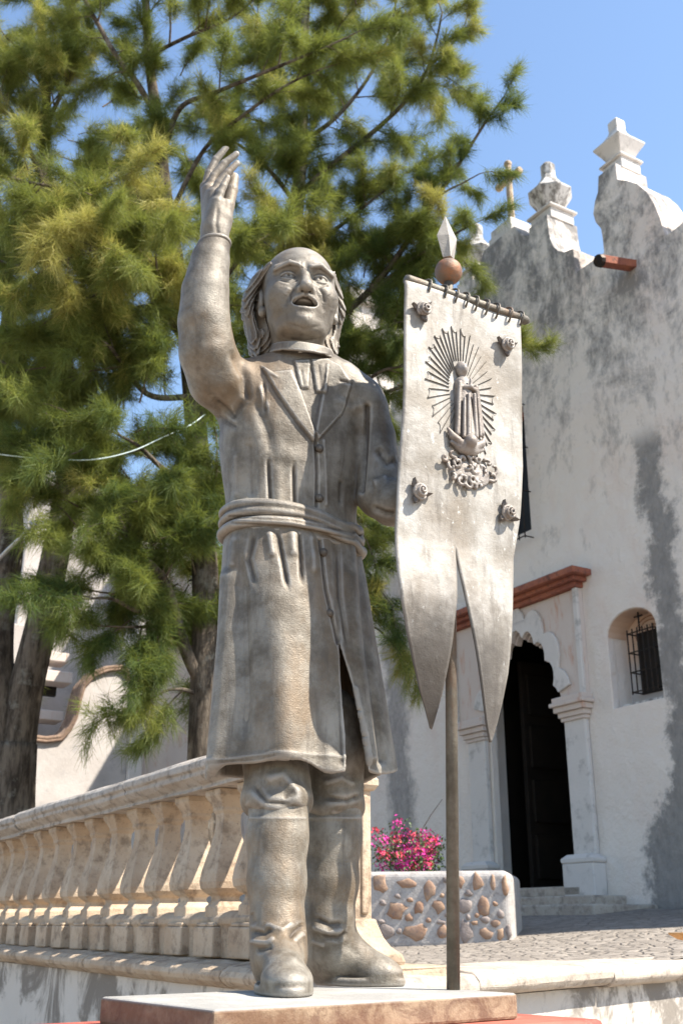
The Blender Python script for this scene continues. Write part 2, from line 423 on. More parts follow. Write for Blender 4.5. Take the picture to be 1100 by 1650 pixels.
# ------------------------------------------------------------------ retaining wall with coping stones
def sweep(mb, x0, x1, prof, jit=0.0):                    # prof in (y,z), swept along local x
    j = lambda: random.uniform(-jit, jit)
    dy, dz = j(), j()
    n = max(2, int((x1 - x0) / .22) + 1); rings = []
    for i in range(n):
        x = x0 + (x1 - x0) * i / (n - 1); rings.append([(x + (j() * .5), y + dy + j() * .5, z + dz + j() * .5) for y, z in prof])
    mb.loft(rings)
wl = thing('retaining_wall', 'stained plaster retaining wall under the stone balustrade, capped with rounded coping stones', 'wall', (K0[0], K0[1], 0), ROT)
mb = MB(); mb.box(-30, .02, 0, .5, -.2, 1.30); mb.build('wall_face', M['render'], wl)
lipp = [(-.085, 1.335), (-.095, 1.36), (-.085, 1.385), (-.05, 1.405), (.02, 1.415), (.06, 1.425), (.5, 1.43), (.5, 1.30), (-.02, 1.301), (-.05, 1.312)]
x = -.09
while x > -22:
    L = random.uniform(.8, 1.25); mb = MB(); sweep(mb, x - L + .006, x, lipp, .007); mb.build('coping_stone', M['quarry'], wl, smooth=False, bev=.006); x -= L
wr = thing('retaining_wall', 'sunlit stained retaining wall bounding the cobbled courtyard, with pale coping stones', 'wall', (K0[0], K0[1], 0), math.atan2(LD[1], LD[0]))
mb = MB(); mb.box(.0, 14, .02, .5, -.2, 1.285); mb.build('wall_face', M['render'], wr)
lip2 = [(-.07, 1.30), (-.09, 1.325), (-.09, 1.36), (-.06, 1.39), (0, 1.40), (.30, 1.405), (.42, 1.39), (.42, 1.285), (-.02, 1.286), (-.04, 1.29)]
x = -.10
for L in (.75, 1.32, 1.55, 1.2, 1.4, 1.3, 1.5, 1.2, 1.4, 1.6):
    mb = MB(); sweep(mb, x, x + L - .012, lip2, .008); mb.build('coping_stone', M['coping'], wr, bev=.01); x += L

# ------------------------------------------------------------------ balustrade
bl = thing('stone_balustrade', 'carved ochre stone balustrade with vase-shaped balusters and thick pale handrail', 'balustrade', (K0[0], K0[1], 0), ROT)
BY = .17
PX_ = -.2
for _k in range(60):                                      # slide the post along the wall until its near edge stands where the photo has it
    _q = K0 + UX * (PX_ + .115) + YI * (BY + .115); _q[2] = 1.9
    PX_ -= .01 if project(_q[None])[0][0] > 600 else 0
prof = [(.085, 1.60), (.085, 1.69), (.075, 1.70), (.06, 1.725), (.062, 1.745), (.085, 1.76), (.108, 1.785), (.114, 1.82), (.108, 1.87), (.092, 1.94), (.074, 2.01), (.060, 2.08), (.054, 2.14), (.056, 2.185), (.070, 2.205), (.068, 2.22), (.080, 2.245), (.105, 2.285), (.105, 2.32)]
mb = MB(); mb.lathe((0, 0, 0), [(r * math.sqrt(2), z) for r, z in prof], 4, math.pi / 4)
proto_b = mb.build('baluster', M['quarry'], bl, bev=.006); proto_b.location = (0, BY, 0)
mb = MB(); mb.box(-.125, .125, -.13, .13, 1.428, 1.585, .004); mb.box(-.11, .11, -.12, .12, 1.585, 1.605, .002)
proto_k = mb.build('base_block', M['quarry'], bl, bev=.01)
proto_k.location = (0, BY, 0)
k = 0; x = -.91
while x > -13.5:
    if k == 0: b, q = proto_b, proto_k
    else:
        b = link(proto_b.copy(), bl); q = link(proto_k.copy(), bl)
    b.location = (x, BY + random.uniform(-.008, .008), random.uniform(-.004, .004)); b.rotation_euler = (0, random.uniform(-.012, .012), random.uniform(-.05, .05))
    q.location = (x + random.uniform(-.008, .008), BY + random.uniform(-.01, .01), 0); q.rotation_euler = (0, 0, random.uniform(-.03, .03))
    q.scale = (1, 1, 1)
    x -= .442; k += 1
basep = [(.09, 1.585), (.075, 1.60), (.075, 1.63), (.10, 1.655), (.13, 1.665), (.24, 1.665), (.24, 1.427), (.10, 1.427)]
x = PX_ - .1
while x > -14:
    L = random.uniform(1.0, 1.5); mb = MB(); sweep(mb, x - L + .005, x, basep, .005); mb.build('base_course', M['quarry'], bl, bev=.006); x -= L
railp = [(.02, 2.315), (.03, 2.34), (-.005, 2.36), (-.035, 2.385), (-.03, 2.41), (-.05, 2.425), (-.05, 2.46), (-.02, 2.485), (.06, 2.515), (.17, 2.525), (.32, 2.51), (.41, 2.47), (.42, 2.42), (.38, 2.37), (.34, 2.315)]
x = PX_ - .06
while x > -14:
    L = random.uniform(1.1, 1.6); mb = MB(); sweep(mb, x - L + .006, x, railp, .009); mb.build('handrail_stone', M['rail'], bl, bev=.007); x -= L
mb = MB()   # end post: panelled pillar with a spreading foot and a ball on top
mb.lathe((PX_, BY, 0), [(r * math.sqrt(2), z) for r, z in [(.215, 1.40), (.225, 1.44), (.215, 1.47), (.18, 1.50), (.155, 1.54), (.135, 1.60), (.13, 1.62)]], 4, math.pi / 4)
mb.build('post_foot', M['quarry'], bl, bev=.01)
mb = MB(); mb.box(PX_ - .115, PX_ + .115, BY - .115, BY + .115, 1.60, 2.20)
for sx_ in (-1, 1):
    mb.box(PX_ + sx_ * .075 - .018, PX_ + sx_ * .075 + .018, BY - .128, BY - .11, 1.64, 2.17); mb.box(PX_ + .11, PX_ + .128, BY + sx_ * .075 - .018, BY + sx_ * .075 + .018, 1.64, 2.17)
mb.build('post_shaft', M['quarry'], bl, bev=.008)
mb = MB(); mb.lathe((PX_, BY, 0), [(r * math.sqrt(2), z) for r, z in [(.13, 2.19), (.145, 2.215), (.145, 2.25), (.085, 2.28), (.085, 2.40)]], 4, math.pi / 4); mb.build('post_cap', M['quarry'], bl, bev=.01)
mb = MB(); mb.lathe((PX_, BY, 2.40), [(.075, 0), (.10, .02), (.115, .04), (.10, .06), (.06, .08), (.01, .09)], 16); mb.build('post_ball', M['quarry'], bl, smooth=True)

# ------------------------------------------------------------------ church
ch = thing('church', 'old whitewashed church with sooty scalloped parapet, urn finials and scalloped doorway', 'church', tuple(P0), ROT)
def Z7(x, y): return fac(730 + x / 2.973, 180 + y / 2.973)
r1 = [Z7(*q) for q in [(290, 548), (303, 562), (318, 580), (340, 592), (362, 592), (362, 520), (450, 528), (455, 570), (463, 610), (478, 645), (500, 665), (530, 672), (572, 655), (578, 765), (640, 730), (712, 692), (712, 600), (705, 560), (680, 530), (668, 490), (676, 430), (690, 385), (692, 305), (775, 250), (778, 328), (830, 330), (880, 345), (925, 385), (960, 440), (985, 500), (1000, 555), (1015, 592), (1060, 562)]]
SCX = -.02
# level the flat pieces that perspective left slightly uneven
lv = lambda idx, z: [r1.__setitem__(i, (r1[i][0], z)) for i in idx]
lv((5, 6), (r1[5][1] + r1[6][1]) / 2); lv((13, 14, 15), (r1[13][1] + r1[15][1]) / 2); lv((22, 23), (r1[22][1] + r1[23][1]) / 2)
for a, b in ((4, 5), (12, 13), (15, 16), (23, 24)): r1[b if a != 15 else a] = ((r1[a][0] + .0 if a != 15 else r1[b][0]), r1[b if a != 15 else a][1])
zlow = r1[13][1]
z3 = fac(1096, 332)[1] - .16
right = r1 + [(3.66, r1[-1][1] + .02), (3.72, z3), (4.32, z3), (4.36, zlow), (7.5, zlow), (7.5, -1.2)]
left = [(2 * SCX - x_, z_) for x_, z_ in r1[:26]][::-1]
xl = left[0][0]
outer = [(-10.0, -1.2)] + [(7.5, -1.2)] + right[:-1][::-1] + [(2 * SCX - x_, z_) for x_, z_ in r1[:31]] + [(2 * SCX - r1[30][0] - .3, zlow - .1), (-9.0, zlow - .2), (-9.0, zlow - 1.6), (-10.0, zlow - 1.6)]  # hidden far-left stretch kept high so its shadow falls on the side chapel
arch = []
CXD, HW, SPR, AH = -.07, .80, 2.15, 1.27
def arch_pts(scale=1.0, lobes=9, depth=.075, cut=0.0):
    pts = []
    for k in range(lobes):
        for q in range(6):
            t = (k + q / 6.0) / lobes; a = math.pi * t
            m = scale * (1 - depth + depth * 1.25 * math.sin(math.pi * q / 6.0) ** .8)
            pts.append((CXD + HW * m * math.cos(a), SPR + AH * m * math.sin(a)))
    return pts
door_hole = [(CXD + HW, 0.0), (CXD + HW, SPR - .02)] + arch_pts() + [(CXD - HW, SPR - .02), (CXD - HW, 0.0)]
nx0, nz0 = fac(988, 1142); nx1, _ = fac(1068, 1122); nzt = fac(1030, 975)[1]
nmid = (nx0 + nx1) / 2; nr = (nx1 - nx0) / 2; nsp = nzt - .28
niche = [(nx0, nz0), (nx1, nz0), (nx1, nsp)] + [(nmid + nr * math.cos(math.pi * q / 12), nsp + .28 * math.sin(math.pi * q / 12)) for q in range(1, 12)] + [(nx0, nsp)]
wz0, wz1 = fac(850, 868)[1], fac(848, 650)[1]
win = [(-.62, wz0 + .12), (.30, wz0 + .12), (.30, wz1), (-.62, wz1)]
big_hole = [(CXD + HW + .45, 0.0), (CXD + HW + .45, SPR + 1.6), (CXD - HW - .45, SPR + 1.6), (CXD - HW - .45, 0.0)]
mb = MB(); mb.prism(outer, [door_hole, niche, win], 0, .11)
fwl = mb.build('front_wall', M['wall'], ch, bev=.02)
mb = MB(); mb.prism(outer, [big_hole, niche, win], .111, .62)
mb.build('wall_core', M['wall'], ch)
mb = MB()
mb.box(-10, 7.5, .62, 12, 7.2, 7.5); mb.box(-10, -9.5, .62, 12, -1.2, 7.2); mb.box(7, 7.5, .62, 12, -1.2, 7.2); mb.box(-9.5, 7, 11.5, 12, -1.2, 7.2)
mb.build('nave_shell', M['wall'], ch)
mb = MB(); mb.box(-8.9, -5.9, .63, 4.6, 6.9, 12.4); mb.box(-9.05, -5.75, .55, 4.75, 12.4, 12.7); mb.build('shade_block', M['wall'], ch, bev=.03)  # unseen block added behind the trees to shade the side chapel
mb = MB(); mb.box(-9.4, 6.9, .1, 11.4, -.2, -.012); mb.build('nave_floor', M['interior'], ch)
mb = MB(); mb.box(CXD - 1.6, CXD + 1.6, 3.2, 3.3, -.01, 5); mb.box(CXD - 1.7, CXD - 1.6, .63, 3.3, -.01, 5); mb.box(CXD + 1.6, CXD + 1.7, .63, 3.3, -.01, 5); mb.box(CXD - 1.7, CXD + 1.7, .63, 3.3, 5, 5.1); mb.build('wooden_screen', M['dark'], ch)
for sx_ in (-1, 1):
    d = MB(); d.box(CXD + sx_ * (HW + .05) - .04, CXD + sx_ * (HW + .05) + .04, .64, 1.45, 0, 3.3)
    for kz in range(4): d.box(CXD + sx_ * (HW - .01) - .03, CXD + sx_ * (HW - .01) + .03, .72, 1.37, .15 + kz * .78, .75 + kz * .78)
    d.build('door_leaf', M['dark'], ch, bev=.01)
# steps
mb = MB(); mb.box(-1.55, 1.55, -.55, .3, -.45, -.125); mb.build('step', M['coping'], ch, bev=.02)
mb = MB(); mb.box(-2.0, 2.05, -1.0, -.0, -.6, -.235); mb.build('step', M['coping'], ch, bev=.02)
mb = MB(); mb.box(-1.1, 1.0, -.22, .62, -.12, -.004); mb.build('door_sill', M['coping'], ch, bev=.015)
# doorway surround
panel_out = [(-1.52, 2.36), (1.24, 2.36), (1.24, 3.80), (-1.52, 3.80)]
ah = [(CXD + HW + .02, 2.36)] + [p for p in arch_pts(1.02) if p[1] > 2.37] + [(CXD - HW - .02, 2.36)]
ap = [(-1.52, 2.36)] + [q for q in [(CXD - HW - .02, 2.36)]] + [p for p in arch_pts(1.02) if p[1] > 2.40][::-1] + [(CXD + HW + .02, 2.36), (1.24, 2.36), (1.24, 3.80), (-1.52, 3.80)]
mb = MB(); mb.prism(ap, [], -.07, -.002); mb.build('surround_panel', M['pink'], ch, bev=.008)
a2 = [p for p in arch_pts(1.30, 7, .10) if p[1] > 2.42]; a1 = [p for p in arch_pts(1.035) if p[1] > 2.42]
mb = MB(); mb.prism(a2 + a1[::-1], [], -.115, -.072); mb.build('arch_moulding', M['trim'], ch, bev=.01)
for cx_ in (CXD - 1.05, CXD + 1.05):
    mb = MB(); mb.box(cx_ - .20, cx_ + .20, -.085, -.003, .35, 2.07); pil_ = mb.build('pilaster', M['trim'], ch, bev=.02)
    mb = MB()
    for w_, z0, z1 in ((.245, 2.05, 2.10), (.27, 2.10, 2.17), (.31, 2.17, 2.245), (.35, 2.245, 2.30), (.32, 2.30, 2.37)): mb.box(cx_ - w_ + .02, cx_ + w_ - .02, -.09 - (w_ - .22), -.004, z0, z1)
    mb.build('capital', M['pink'], pil_, bev=.012)
    mb = MB(); mb.box(cx_ - .28, cx_ + .28, -.22, -.004, -.30, .26); mb.lathe((cx_, -.112, .26), [(.28 * 1.414, 0), (.30 * 1.414, .02), (.30 * 1.414, .06), (.21 * 1.414, .11)], 4, math.pi / 4, 1, .38); mb.build('pilaster_base', M['trim'], pil_, bev=.02)
    sx_ = 1 if cx_ > 0 else -1
mb = MB(); mb.box(1.16, 1.245, -.12, -.072, 2.37, 3.80); mb.build('corner_strip', M['trim'], ch, bev=.01)
mb = MB(); mb.box(-1.61, -1.525, -.12, -.003, 2.37, 3.80); mb.build('corner_strip', M['trim'], ch, bev=.01)
mb = MB()
for o_, z0, z1 in ((.16, 3.80, 3.87), (.24, 3.87, 3.93), (.34, 3.93, 4.02)): mb.box(-1.58 - (o_ - .16), 1.27 + (o_ - .16), -o_, -.005, z0, z1, .004)
mb.build('clay_cornice', M['clay'], ch, bev=.012)
mb = MB(); mb.box(-1.70, 1.40, -.30, -.006, 4.02, 4.045, .006); mb.build('cornice_soot', M['sooty'], ch, bev=.008)
# niche window with iron grille
mb = MB(); mb.prism([(x_ * 1.0, z_) for x_, z_ in [(nx0 - .05, nz0 - .05), (nx1 + .05, nz0 - .05), (nx1 + .05, nzt + .05), (nx0 - .05, nzt + .05)]], [], .34, .60); mb.build('niche_back', M['niche_paint'], ch)
gx0, gz0 = fac(1030, 1120, .30); gx1, gz1 = fac(1068, 1034, .30)
gx1 = gx0 + .44; gz1 = gz0 + .80
mb = MB(); mb.box(gx0 + .02, gx1 - .0, .325, .345, gz0, gz1); wp = mb.build('window', M['dark'], ch)
mb = MB(); sof = [(nx1 - .006, nsp)] + [(nmid + (nr - .006) * math.cos(math.pi * q / 12), nsp + .274 * math.sin(math.pi * q / 12)) for q in range(1, 12)] + [(nx0 + .006, nsp)]
sof2 = [(a_ + (nmid - a_) * .012, b_ - .006) for a_, b_ in sof]
mb.prism(sof + sof2[::-1], [], .012, .338); mb.build('niche_vault', M['niche_paint'], ch)
mb = MB(); ecx, ecz = nmid + .02, nsp + .02
ov = lambda r_, k_=24: [(ecx + r_ * 1.25 * math.cos(2 * math.pi * q / k_), .333, ecz + r_ * math.sin(2 * math.pi * q / k_)) for q in range(k_ + 1)]
mb.tube(ov(.16), .006, 4); mb.tube(ov(.21), .006, 4)
for a_, b_ in (((-.10, .09), (-.04, -.10)), ((-.06, .10), (.0, -.09)), ((-.01, .10), (.03, -.06)), ((.04, .10), (.12, -.02)), ((.03, .10), (.10, .08)), ((.10, .08), (.13, -.02))): mb.tube([(ecx + a_[0], .333, ecz + a_[1]), (ecx + b_[0], .333, ecz + b_[1])], .005, 4)
mb.build('painted_emblem', M['niche_line'], ch)
def grille(parent, x0, x1, z0, z1, y0, y1, nv, nh, top_finial=True):
    mb = MB()
    for i in range(nv):
        xx = x0 + (x1 - x0) * i / (nv - 1); mb.tube([(xx, y0, z0 - .03), (xx, y0, z1 + (.05 if top_finial else .0))], .010, 6)
    for i in range(nh):
        zz = z0 + (z1 - z0) * i / (nh - 1); mb.tube([(x0 - .01, y0, zz), (x1 + .01, y0, zz)], .009, 6)
        for xx in (x0, x1): mb.tube([(xx, y0, zz), (xx, y1, zz)], .009, 6)
    if top_finial:
        xm = (x0 + x1) / 2; mb.tube([(xm, y0, z1), (xm, y0, z1 + .26)], .012, 6); mb.tube([(xm - .07, y0, z1 + .19), (xm + .07, y0, z1 + .19)], .012, 6)
    return mb.build('iron_grille', M['iron'], parent)
grille(wp, gx0, gx1, gz0 + .02, gz1 - .02, .18, .34, 6, 4)
mb = MB(); mb.box(gx0 - .06, nx1 - .005, .05, .345, nz0 - .03, nz0 + .035); mb.build('window_sill', M['sooty'], wp, bev=.01)
# tall window over the door with a projecting cage
mb = MB(); mb.box(-.60, .28, .25, .28, wz0 + .12, wz1 - .0); wp = mb.build('window', M['glass'], ch)
mb = MB(); mb.box(-.63, -.55, .15, .26, wz0 + .12, wz1); mb.box(.22, .299, .15, .26, wz0 + .12, wz1); mb.box(-.55, .22, .15, .26, wz1 - .08, wz1 - .001); mb.build('window_frame', M['clay'], wp)
grille(wp, -.70, .34, wz0 - .02, wz1, -.16, .03, 9, 4, False)
# clay waterspout
sxp, szp = fac(1018, 428)
mb = MB()
for a_, b_ in ((-1, -1), ): pass
mb.loft([[(sxp + dx, y_, szp + dz) for dx, dz in ((-.07, -.06), (.07, -.06), (.085, .05), (.05, .05), (.04, -.015), (-.04, -.015), (-.05, .05), (-.085, .05))] for y_ in (-.62, -.3, .02)])
mb.v = [(a, b, c + b * .22) for a, b, c in mb.v]
spt = mb.build('clay_waterspout', M['clay'], ch, bev=.008)
mb = MB(); mb.tube([(sxp, -.66, szp - .145), (sxp, -.60, szp - .132)], [.085, .095], 10); mb.build('spout_end', M['iron'], spt)
# finials
def finial(x_, y_, z_, s_, n_, mat, pz):
    rt = math.pi / 4 if n_ == 4 else math.pi / 8; q = math.sqrt(2) if n_ == 4 else 1.08
    mb = MB(); mb.box(x_ - .24 * s_, x_ + .24 * s_, y_ - .24 * s_, y_ + .24 * s_, z_ - .02, z_ + pz * .8)
    fo = mb.build('finial', M['trim'], ch, bev=.012)
    mb = MB(); mb.box(x_ - .29 * s_, x_ + .29 * s_, y_ - .29 * s_, y_ + .29 * s_, z_ + pz * .8, z_ + pz); mb.build('finial_ledge', M['trim'], fo, bev=.02)
    mb = MB(); mb.lathe((x_, y_, z_ + pz), [(r * q * s_, h * s_) for r, h in ((.16, -.01), (.17, .06), (.24, .20), (.335, .37), (.345, .40), (.29, .46), (.20, .56), (.13, .68), (.11, .76), (.115, .80), (.115, .96), (.07, 1.02))], n_, rt)
    mb.build('finial_urn', mat, fo, bev=.012)
f1x, f1z = (r1[5][0] + r1[6][0]) / 2, r1[5][1]; f2x, f2z = (r1[22][0] + r1[23][0]) / 2, r1[22][1]
_p = pm(at_y(880, 300, 14.0))
for xx, zz, nn, mm in ((f1x, f1z, 8, 'sooty'), (f2x, f2z, 4, 'trim'), (2 * SCX - f1x, f1z, 8, 'sooty'), (2 * SCX - f2x, f2z, 4, 'trim'), (4.02, z3, 8, 'sooty')):
    finial(xx, .31, zz, 1.0 if nn == 8 else .80, nn, M[mm], .22)
# stone cross on the gable
cxx, czz = SCX, r1[0][1] + .20
mb = MB(); mb.box(cxx - .30, cxx + .30, .03, .59, czz - .30, czz - .051); mb.build('cross_step', M['trim'], ch, bev=.02)
mb = MB(); mb.box(cxx - .26, cxx + .26, .05, .57, czz - .05, czz + .10); mb.box(cxx - .20, cxx + .20, .11, .51, czz + .10, czz + .17); mb.build('cross_base', M['trim'], ch, bev=.02)
mb = MB(); mb.tube([(cxx, .31, czz + .15), (cxx, .31, czz + 1.42)], [.062, .055], 8); mb.lathe((cxx, .31, czz + 1.40), [(.05, 0), (.07, .02), (.07, .07), (.04, .10)], 10)
mb.tube([(cxx - .26, .31, czz + 1.12), (cxx + .26, .31, czz + 1.12)], .055, 8)
for s_ in (-1, 1): mb.tube([(cxx + s_ * .24, .31, czz + 1.12), (cxx + s_ * .31, .31, czz + 1.12)], [.072, .06], 10)
mb.build('stone_cross', M['quarry'], ch, smooth=False, bev=.008)

# plain wooden chair just inside the doorway
cc = thing('wooden_chair', 'plain wooden chair standing in the dark church doorway', 'chair', tuple(P0 + UX * .05 + YI * 1.0 + np.array([0, 0, -.01])), ROT + .3)
mb = MB(); mb.box(-.21, .21, -.2, .2, .42, .455); mb.build('seat', M['chairwood'], cc, bev=.006)
for sx_ in (-.18, .18):
    mb = MB(); mb.box(sx_ - .02, sx_ + .02, -.19, -.15, 0, .42); mb.build('leg', M['chairwood'], cc)
    mb = MB(); mb.box(sx_ - .02, sx_ + .02, .15, .19, 0, .95); mb.build('leg', M['chairwood'], cc)
for zz in (.58, .74, .88):
    mb = MB(); mb.box(-.16, .16, .16, .18, zz, zz + .06); mb.build('back_slat', M['chairwood'], cc)

# ------------------------------------------------------------------ side chapel at the far end of the courtyard
S0 = P0 + UX * -9.0
cp_ = thing('side_chapel', 'white side chapel with scroll-topped buttress wall behind the trees', 'chapel', (S0[0], S0[1], 0), math.atan2(YI[1], YI[0]))
def wing(x, y, o=0.0):
    q = on_plane(x, y, S0 - UX * o, UX) - S0; return float(np.dot(q, YI)), float(q[2] + S0[2])
sc_px = [(50, 1190), (75, 1193), (98, 1190), (112, 1175), (122, 1155), (128, 1128), (135, 1105), (150, 1088), (172, 1079), (195, 1077), (204, 1084), (206, 1096)]
sc = [wing(*q) for q in sc_px]
def catmull2(p): return [((p[i][0] * (4 - k) + p[i + 1][0] * k) / 4, (p[i][1] * (4 - k) + p[i + 1][1] * k) / 4) for i in range(len(p) - 1) for k in range(4)] + [p[-1]]
pil_x = wing(207, 1200)[0]
outl = [(-14, 1.0), (pil_x, 1.0), (pil_x, sc[-1][1])] + sc[::-1] + [(-14, sc[0][1])]
mb = MB(); mb.prism(outl, [], 0, .7); mb.build('scroll_wall', M['chapel_wall'] if 'chapel_wall' in M else M['trim'], cp_, bev=.02)
mb = MB()
for y_, o_, r_ in ((-.05, -.03, .035), (-.03, .03, .045), (.08, .05, .045), (.2, .055, .045), (.35, .055, .05), (.55, .05, .05)): mb.tube([(x_, y_, z_ + o_) for x_, z_ in catmull2(sc)], r_, 6)
mb.build('scroll_coping', M['brown_tile'], cp_, smooth=True)
mb = MB(); mb.box(pil_x, pil_x + .28, -.12, .7, 1.0, 8.6); mb.build('pilaster', M['trim'], cp_, bev=.02)
mb = MB(); mb.box(pil_x + .28, .4, .05, .7, 1.0, 9.2); mb.build('wall', M['pink'], cp_, bev=.02)
mb = MB(); mb.box(pil_x + .1, .2, -.08, .6, 7.0, 7.18); mb.build('clay_cornice', M['clay'], cp_, bev=.02)
mb = MB(); mb.box(-4.3, .4, 3.0, 9, 1.0, 11.2); mb.box(-4.5, .6, 2.8, 9.2, 11.2, 11.5); mb.build('upper_wall', M['chapel_wall'], cp_, bev=.03)
mb = MB(); mb.box(-16, -4.301, 2.2, 8, 1.0, wing(30, 1005, 2.2)[1]); mb.build('low_wall', M['chapel_wall'], cp_, bev=.03)
for px_, py_, w_, h_, in ((92, 1058, .55, .10), (95, 1090, .6, .12), (80, 1152, .6, .10)):
    x_, z_ = wing(px_, py_, 1.6); mb = MB(); mb.box(x_ - w_ / 2, x_ + w_ / 2, 1.6, 2.2, z_ - h_, z_ + h_); mb.build('ledge', M['pink'], cp_, bev=.02)
x_, z_ = wing(76, 1105, 2.1); mb = MB(); mb.box(x_ - .22, x_ + .22, 2.12, 2.25, z_ - .2, z_ + .2); mb.build('window', M['dark'], cp_)

# ------------------------------------------------------------------ planter with field stones, bougainvillea
def ground_hit(x, y):
    d = ray(x, y); t = 1.0
    while t < 60:
        p = CAM + d * t
        if p[2] < ground_z(p[0], p[1]): return p
        t += .02
    return CAM + d * 12
pb_ = ground_hit(826, 1514)
pf_ = np.array([.975, -.222, 0.0]); pa = pb_ - pf_ * 1.25
dv = pb_ - pa; Lp = float(np.hypot(dv[0], dv[1])); pr = math.atan2(dv[1], dv[0])
top_z = at_y(826, 1402, pb_[1])[2]; z0p = min(pa[2], pb_[2]) - .1
pl = thing('stone_planter', 'plastered planter studded with brown field stones by the church door', 'planter', (pa[0], pa[1], z0p), pr)
Hp = top_z - z0p
mb = MB(); mb.box(-.7, Lp, .0, .16, 0, Hp); mb.box(Lp - .16, Lp, .16, 1.3, 0, Hp); mb.box(-.7, -.54, .16, 1.3, 0, Hp); mb.box(-.54, Lp - .16, 1.14, 1.3, 0, Hp); mb.build('planter_wall', M['mortar'], pl, bev=.07, seg=5)
mb = MB(); mb.box(-.54, Lp - .16, .16, 1.14, 0, Hp - .08); mb.build('soil', M['interior'], pl)
st_px = [(612, 1425, 11, 13), (655, 1423, 14, 6), (691, 1433, 10, 16), (741, 1420, 6, 10), (769, 1422, 8, 13), (794, 1424, 4, 11), (813, 1430, 5, 15), (639, 1465, 15, 12), (707, 1460, 10, 11), (748, 1458, 11, 10), (780, 1458, 9, 14), (806, 1472, 5, 6), (619, 1502, 13, 11), (671, 1503, 17, 12), (712, 1503, 8, 10), (749, 1502, 12, 15), (784, 1505, 11, 8), (806, 1505, 6, 9), (819, 1502, 4, 10), (674, 1462, 7, 10), (585, 1450, 12, 14), (560, 1490, 14, 10)]
rp_ = random.Random(8)
for _ in range(120):
    c_ = (rp_.uniform(555, 822), rp_.uniform(1415, 1512), rp_.uniform(3.5, 7), rp_.uniform(3, 6))
    if all(((c_[0] - s_[0]) / (c_[2] + s_[2] + 2)) ** 2 + ((c_[1] - s_[1]) / (c_[3] + s_[3] + 2)) ** 2 > 1 for s_ in st_px): st_px.append(c_)
pn = np.array([math.sin(pr), -math.cos(pr), 0.0])
for k, (px_, py_, rx_, ry_) in enumerate(st_px):
    q = on_plane(px_, py_, np.array([pa[0], pa[1], 0]), pn); m_ = pm(q); mb = MB()
    lx = float((q - pa)[0] * math.cos(pr) + (q - pa)[1] * math.sin(pr)); lz = float(q[2]) - z0p
    n_ = 9; ph = random.random() * 6
    rj = [1 + random.uniform(-.32, .25) for _ in range(n_)]
    rings = []
    for f_, d_ in ((1.15, .02), (1.12, -.003), (.9, -.011), (.4, -.015)):
        rings.append([(lx + rx_ * m_ * f_ * rj[j] * math.cos(ph + 2 * math.pi * j / n_), d_, lz + ry_ * m_ * f_ * rj[j] * math.sin(ph + 2 * math.pi * j / n_)) for j in range(n_)][::-1])
    mb.loft(rings); mb.build('stone', M['rubble_grey'] if k in (9, 11, 12, 15, 18) or (k > 21 and k % 2) else M['rubble'], pl, smooth=True)
bgv = thing('bougainvillea', 'bougainvillea shrub with magenta and red blooms growing in the planter', 'plant', tuple(np.array([pa[0], pa[1], z0p + Hp - .08]) + .35 * dv / Lp * Lp + np.array([-pn[0], -pn[1], 0]) * .5))
bc = on_plane(655, 1402, np.array([pa[0], pa[1], 0]) - pn * .5, pn)
def leaf_cloud(name, mat, n, size, cfun, parent):
    P = np.array([cfun() for _ in range(n)]); V = []; Fq = []
    a = RNG.normal(size=(n, 3)); a /= np.linalg.norm(a, axis=1)[:, None]; b = np.cross(a, RNG.normal(size=(n, 3))); b /= np.linalg.norm(b, axis=1)[:, None]
    s_ = size * RNG.uniform(.7, 1.3, n)[:, None]
    c_ = np.cross(a, b)
    V = np.stack([P - b * s_, P + a * s_ * .55 + c_ * s_ * .15, P + b * s_, P - a * s_ * .55 + c_ * s_ * .15], 1).reshape(-1, 3)
    return np_mesh(name, V, np.arange(4 * n).reshape(-1, 4), mat, parent, False)
m_ = pm(bc)
heads = [(random.uniform(603, 705), random.uniform(1342, 1396)) for _ in range(46)] + [(641, 1325), (606, 1338), (600, 1350), (696, 1340), (702, 1352)] + [(random.uniform(612, 700), random.uniform(1368, 1400)) for _ in range(22)]
heads = [h for h in heads if h[1] > 1340 or h in ((641, 1325), (606, 1338))]
HP = [on_plane(h[0], h[1], np.array([pa[0], pa[1], 0]) - pn * random.uniform(.2, .75), pn) for h in heads]
def bloom(sel):
    def f():
        c = HP[random.choice(sel)]; return c + RNG.normal(size=3) * .026
    return f
ix = list(range(len(HP)))
props(leaf_cloud('pink_blooms', M['bract_pink'], 1500, .016, bloom(ix[::3] + ix[1::3]), bgv), kind='stuff')
props(leaf_cloud('red_blooms', M['bract_red'], 700, .016, bloom(ix[2::3]), bgv), kind='stuff')
props(leaf_cloud('leaves', M['leaf'], 1500, .018, lambda: HP[random.choice(ix)] + RNG.normal(size=3) * np.array([.06, .06, .045]) - np.array([0, 0, .03]), bgv), kind='stuff')
mb = MB()
root = np.array(bgv.location)
for h in HP[::3]:
    q = (h + root) / 2 + RNG.normal(size=3) * .03; mb.tube([root + RNG.normal(size=3) * .02, q, h], [.008, .005, .003], 5)
q0 = on_plane(675, 1345, np.array([pa[0], pa[1], 0]) - pn * .5, pn); q1 = on_plane(712, 1288, np.array([pa[0], pa[1], 0]) - pn * .5, pn)
mb.tube([root, q0, (q0 + q1) / 2 + np.array([0, 0, .015]), q1], [.007, .005, .004, .003], 5)
props(mb.build('stems', M['twig'], bgv, world=True), kind='stuff')
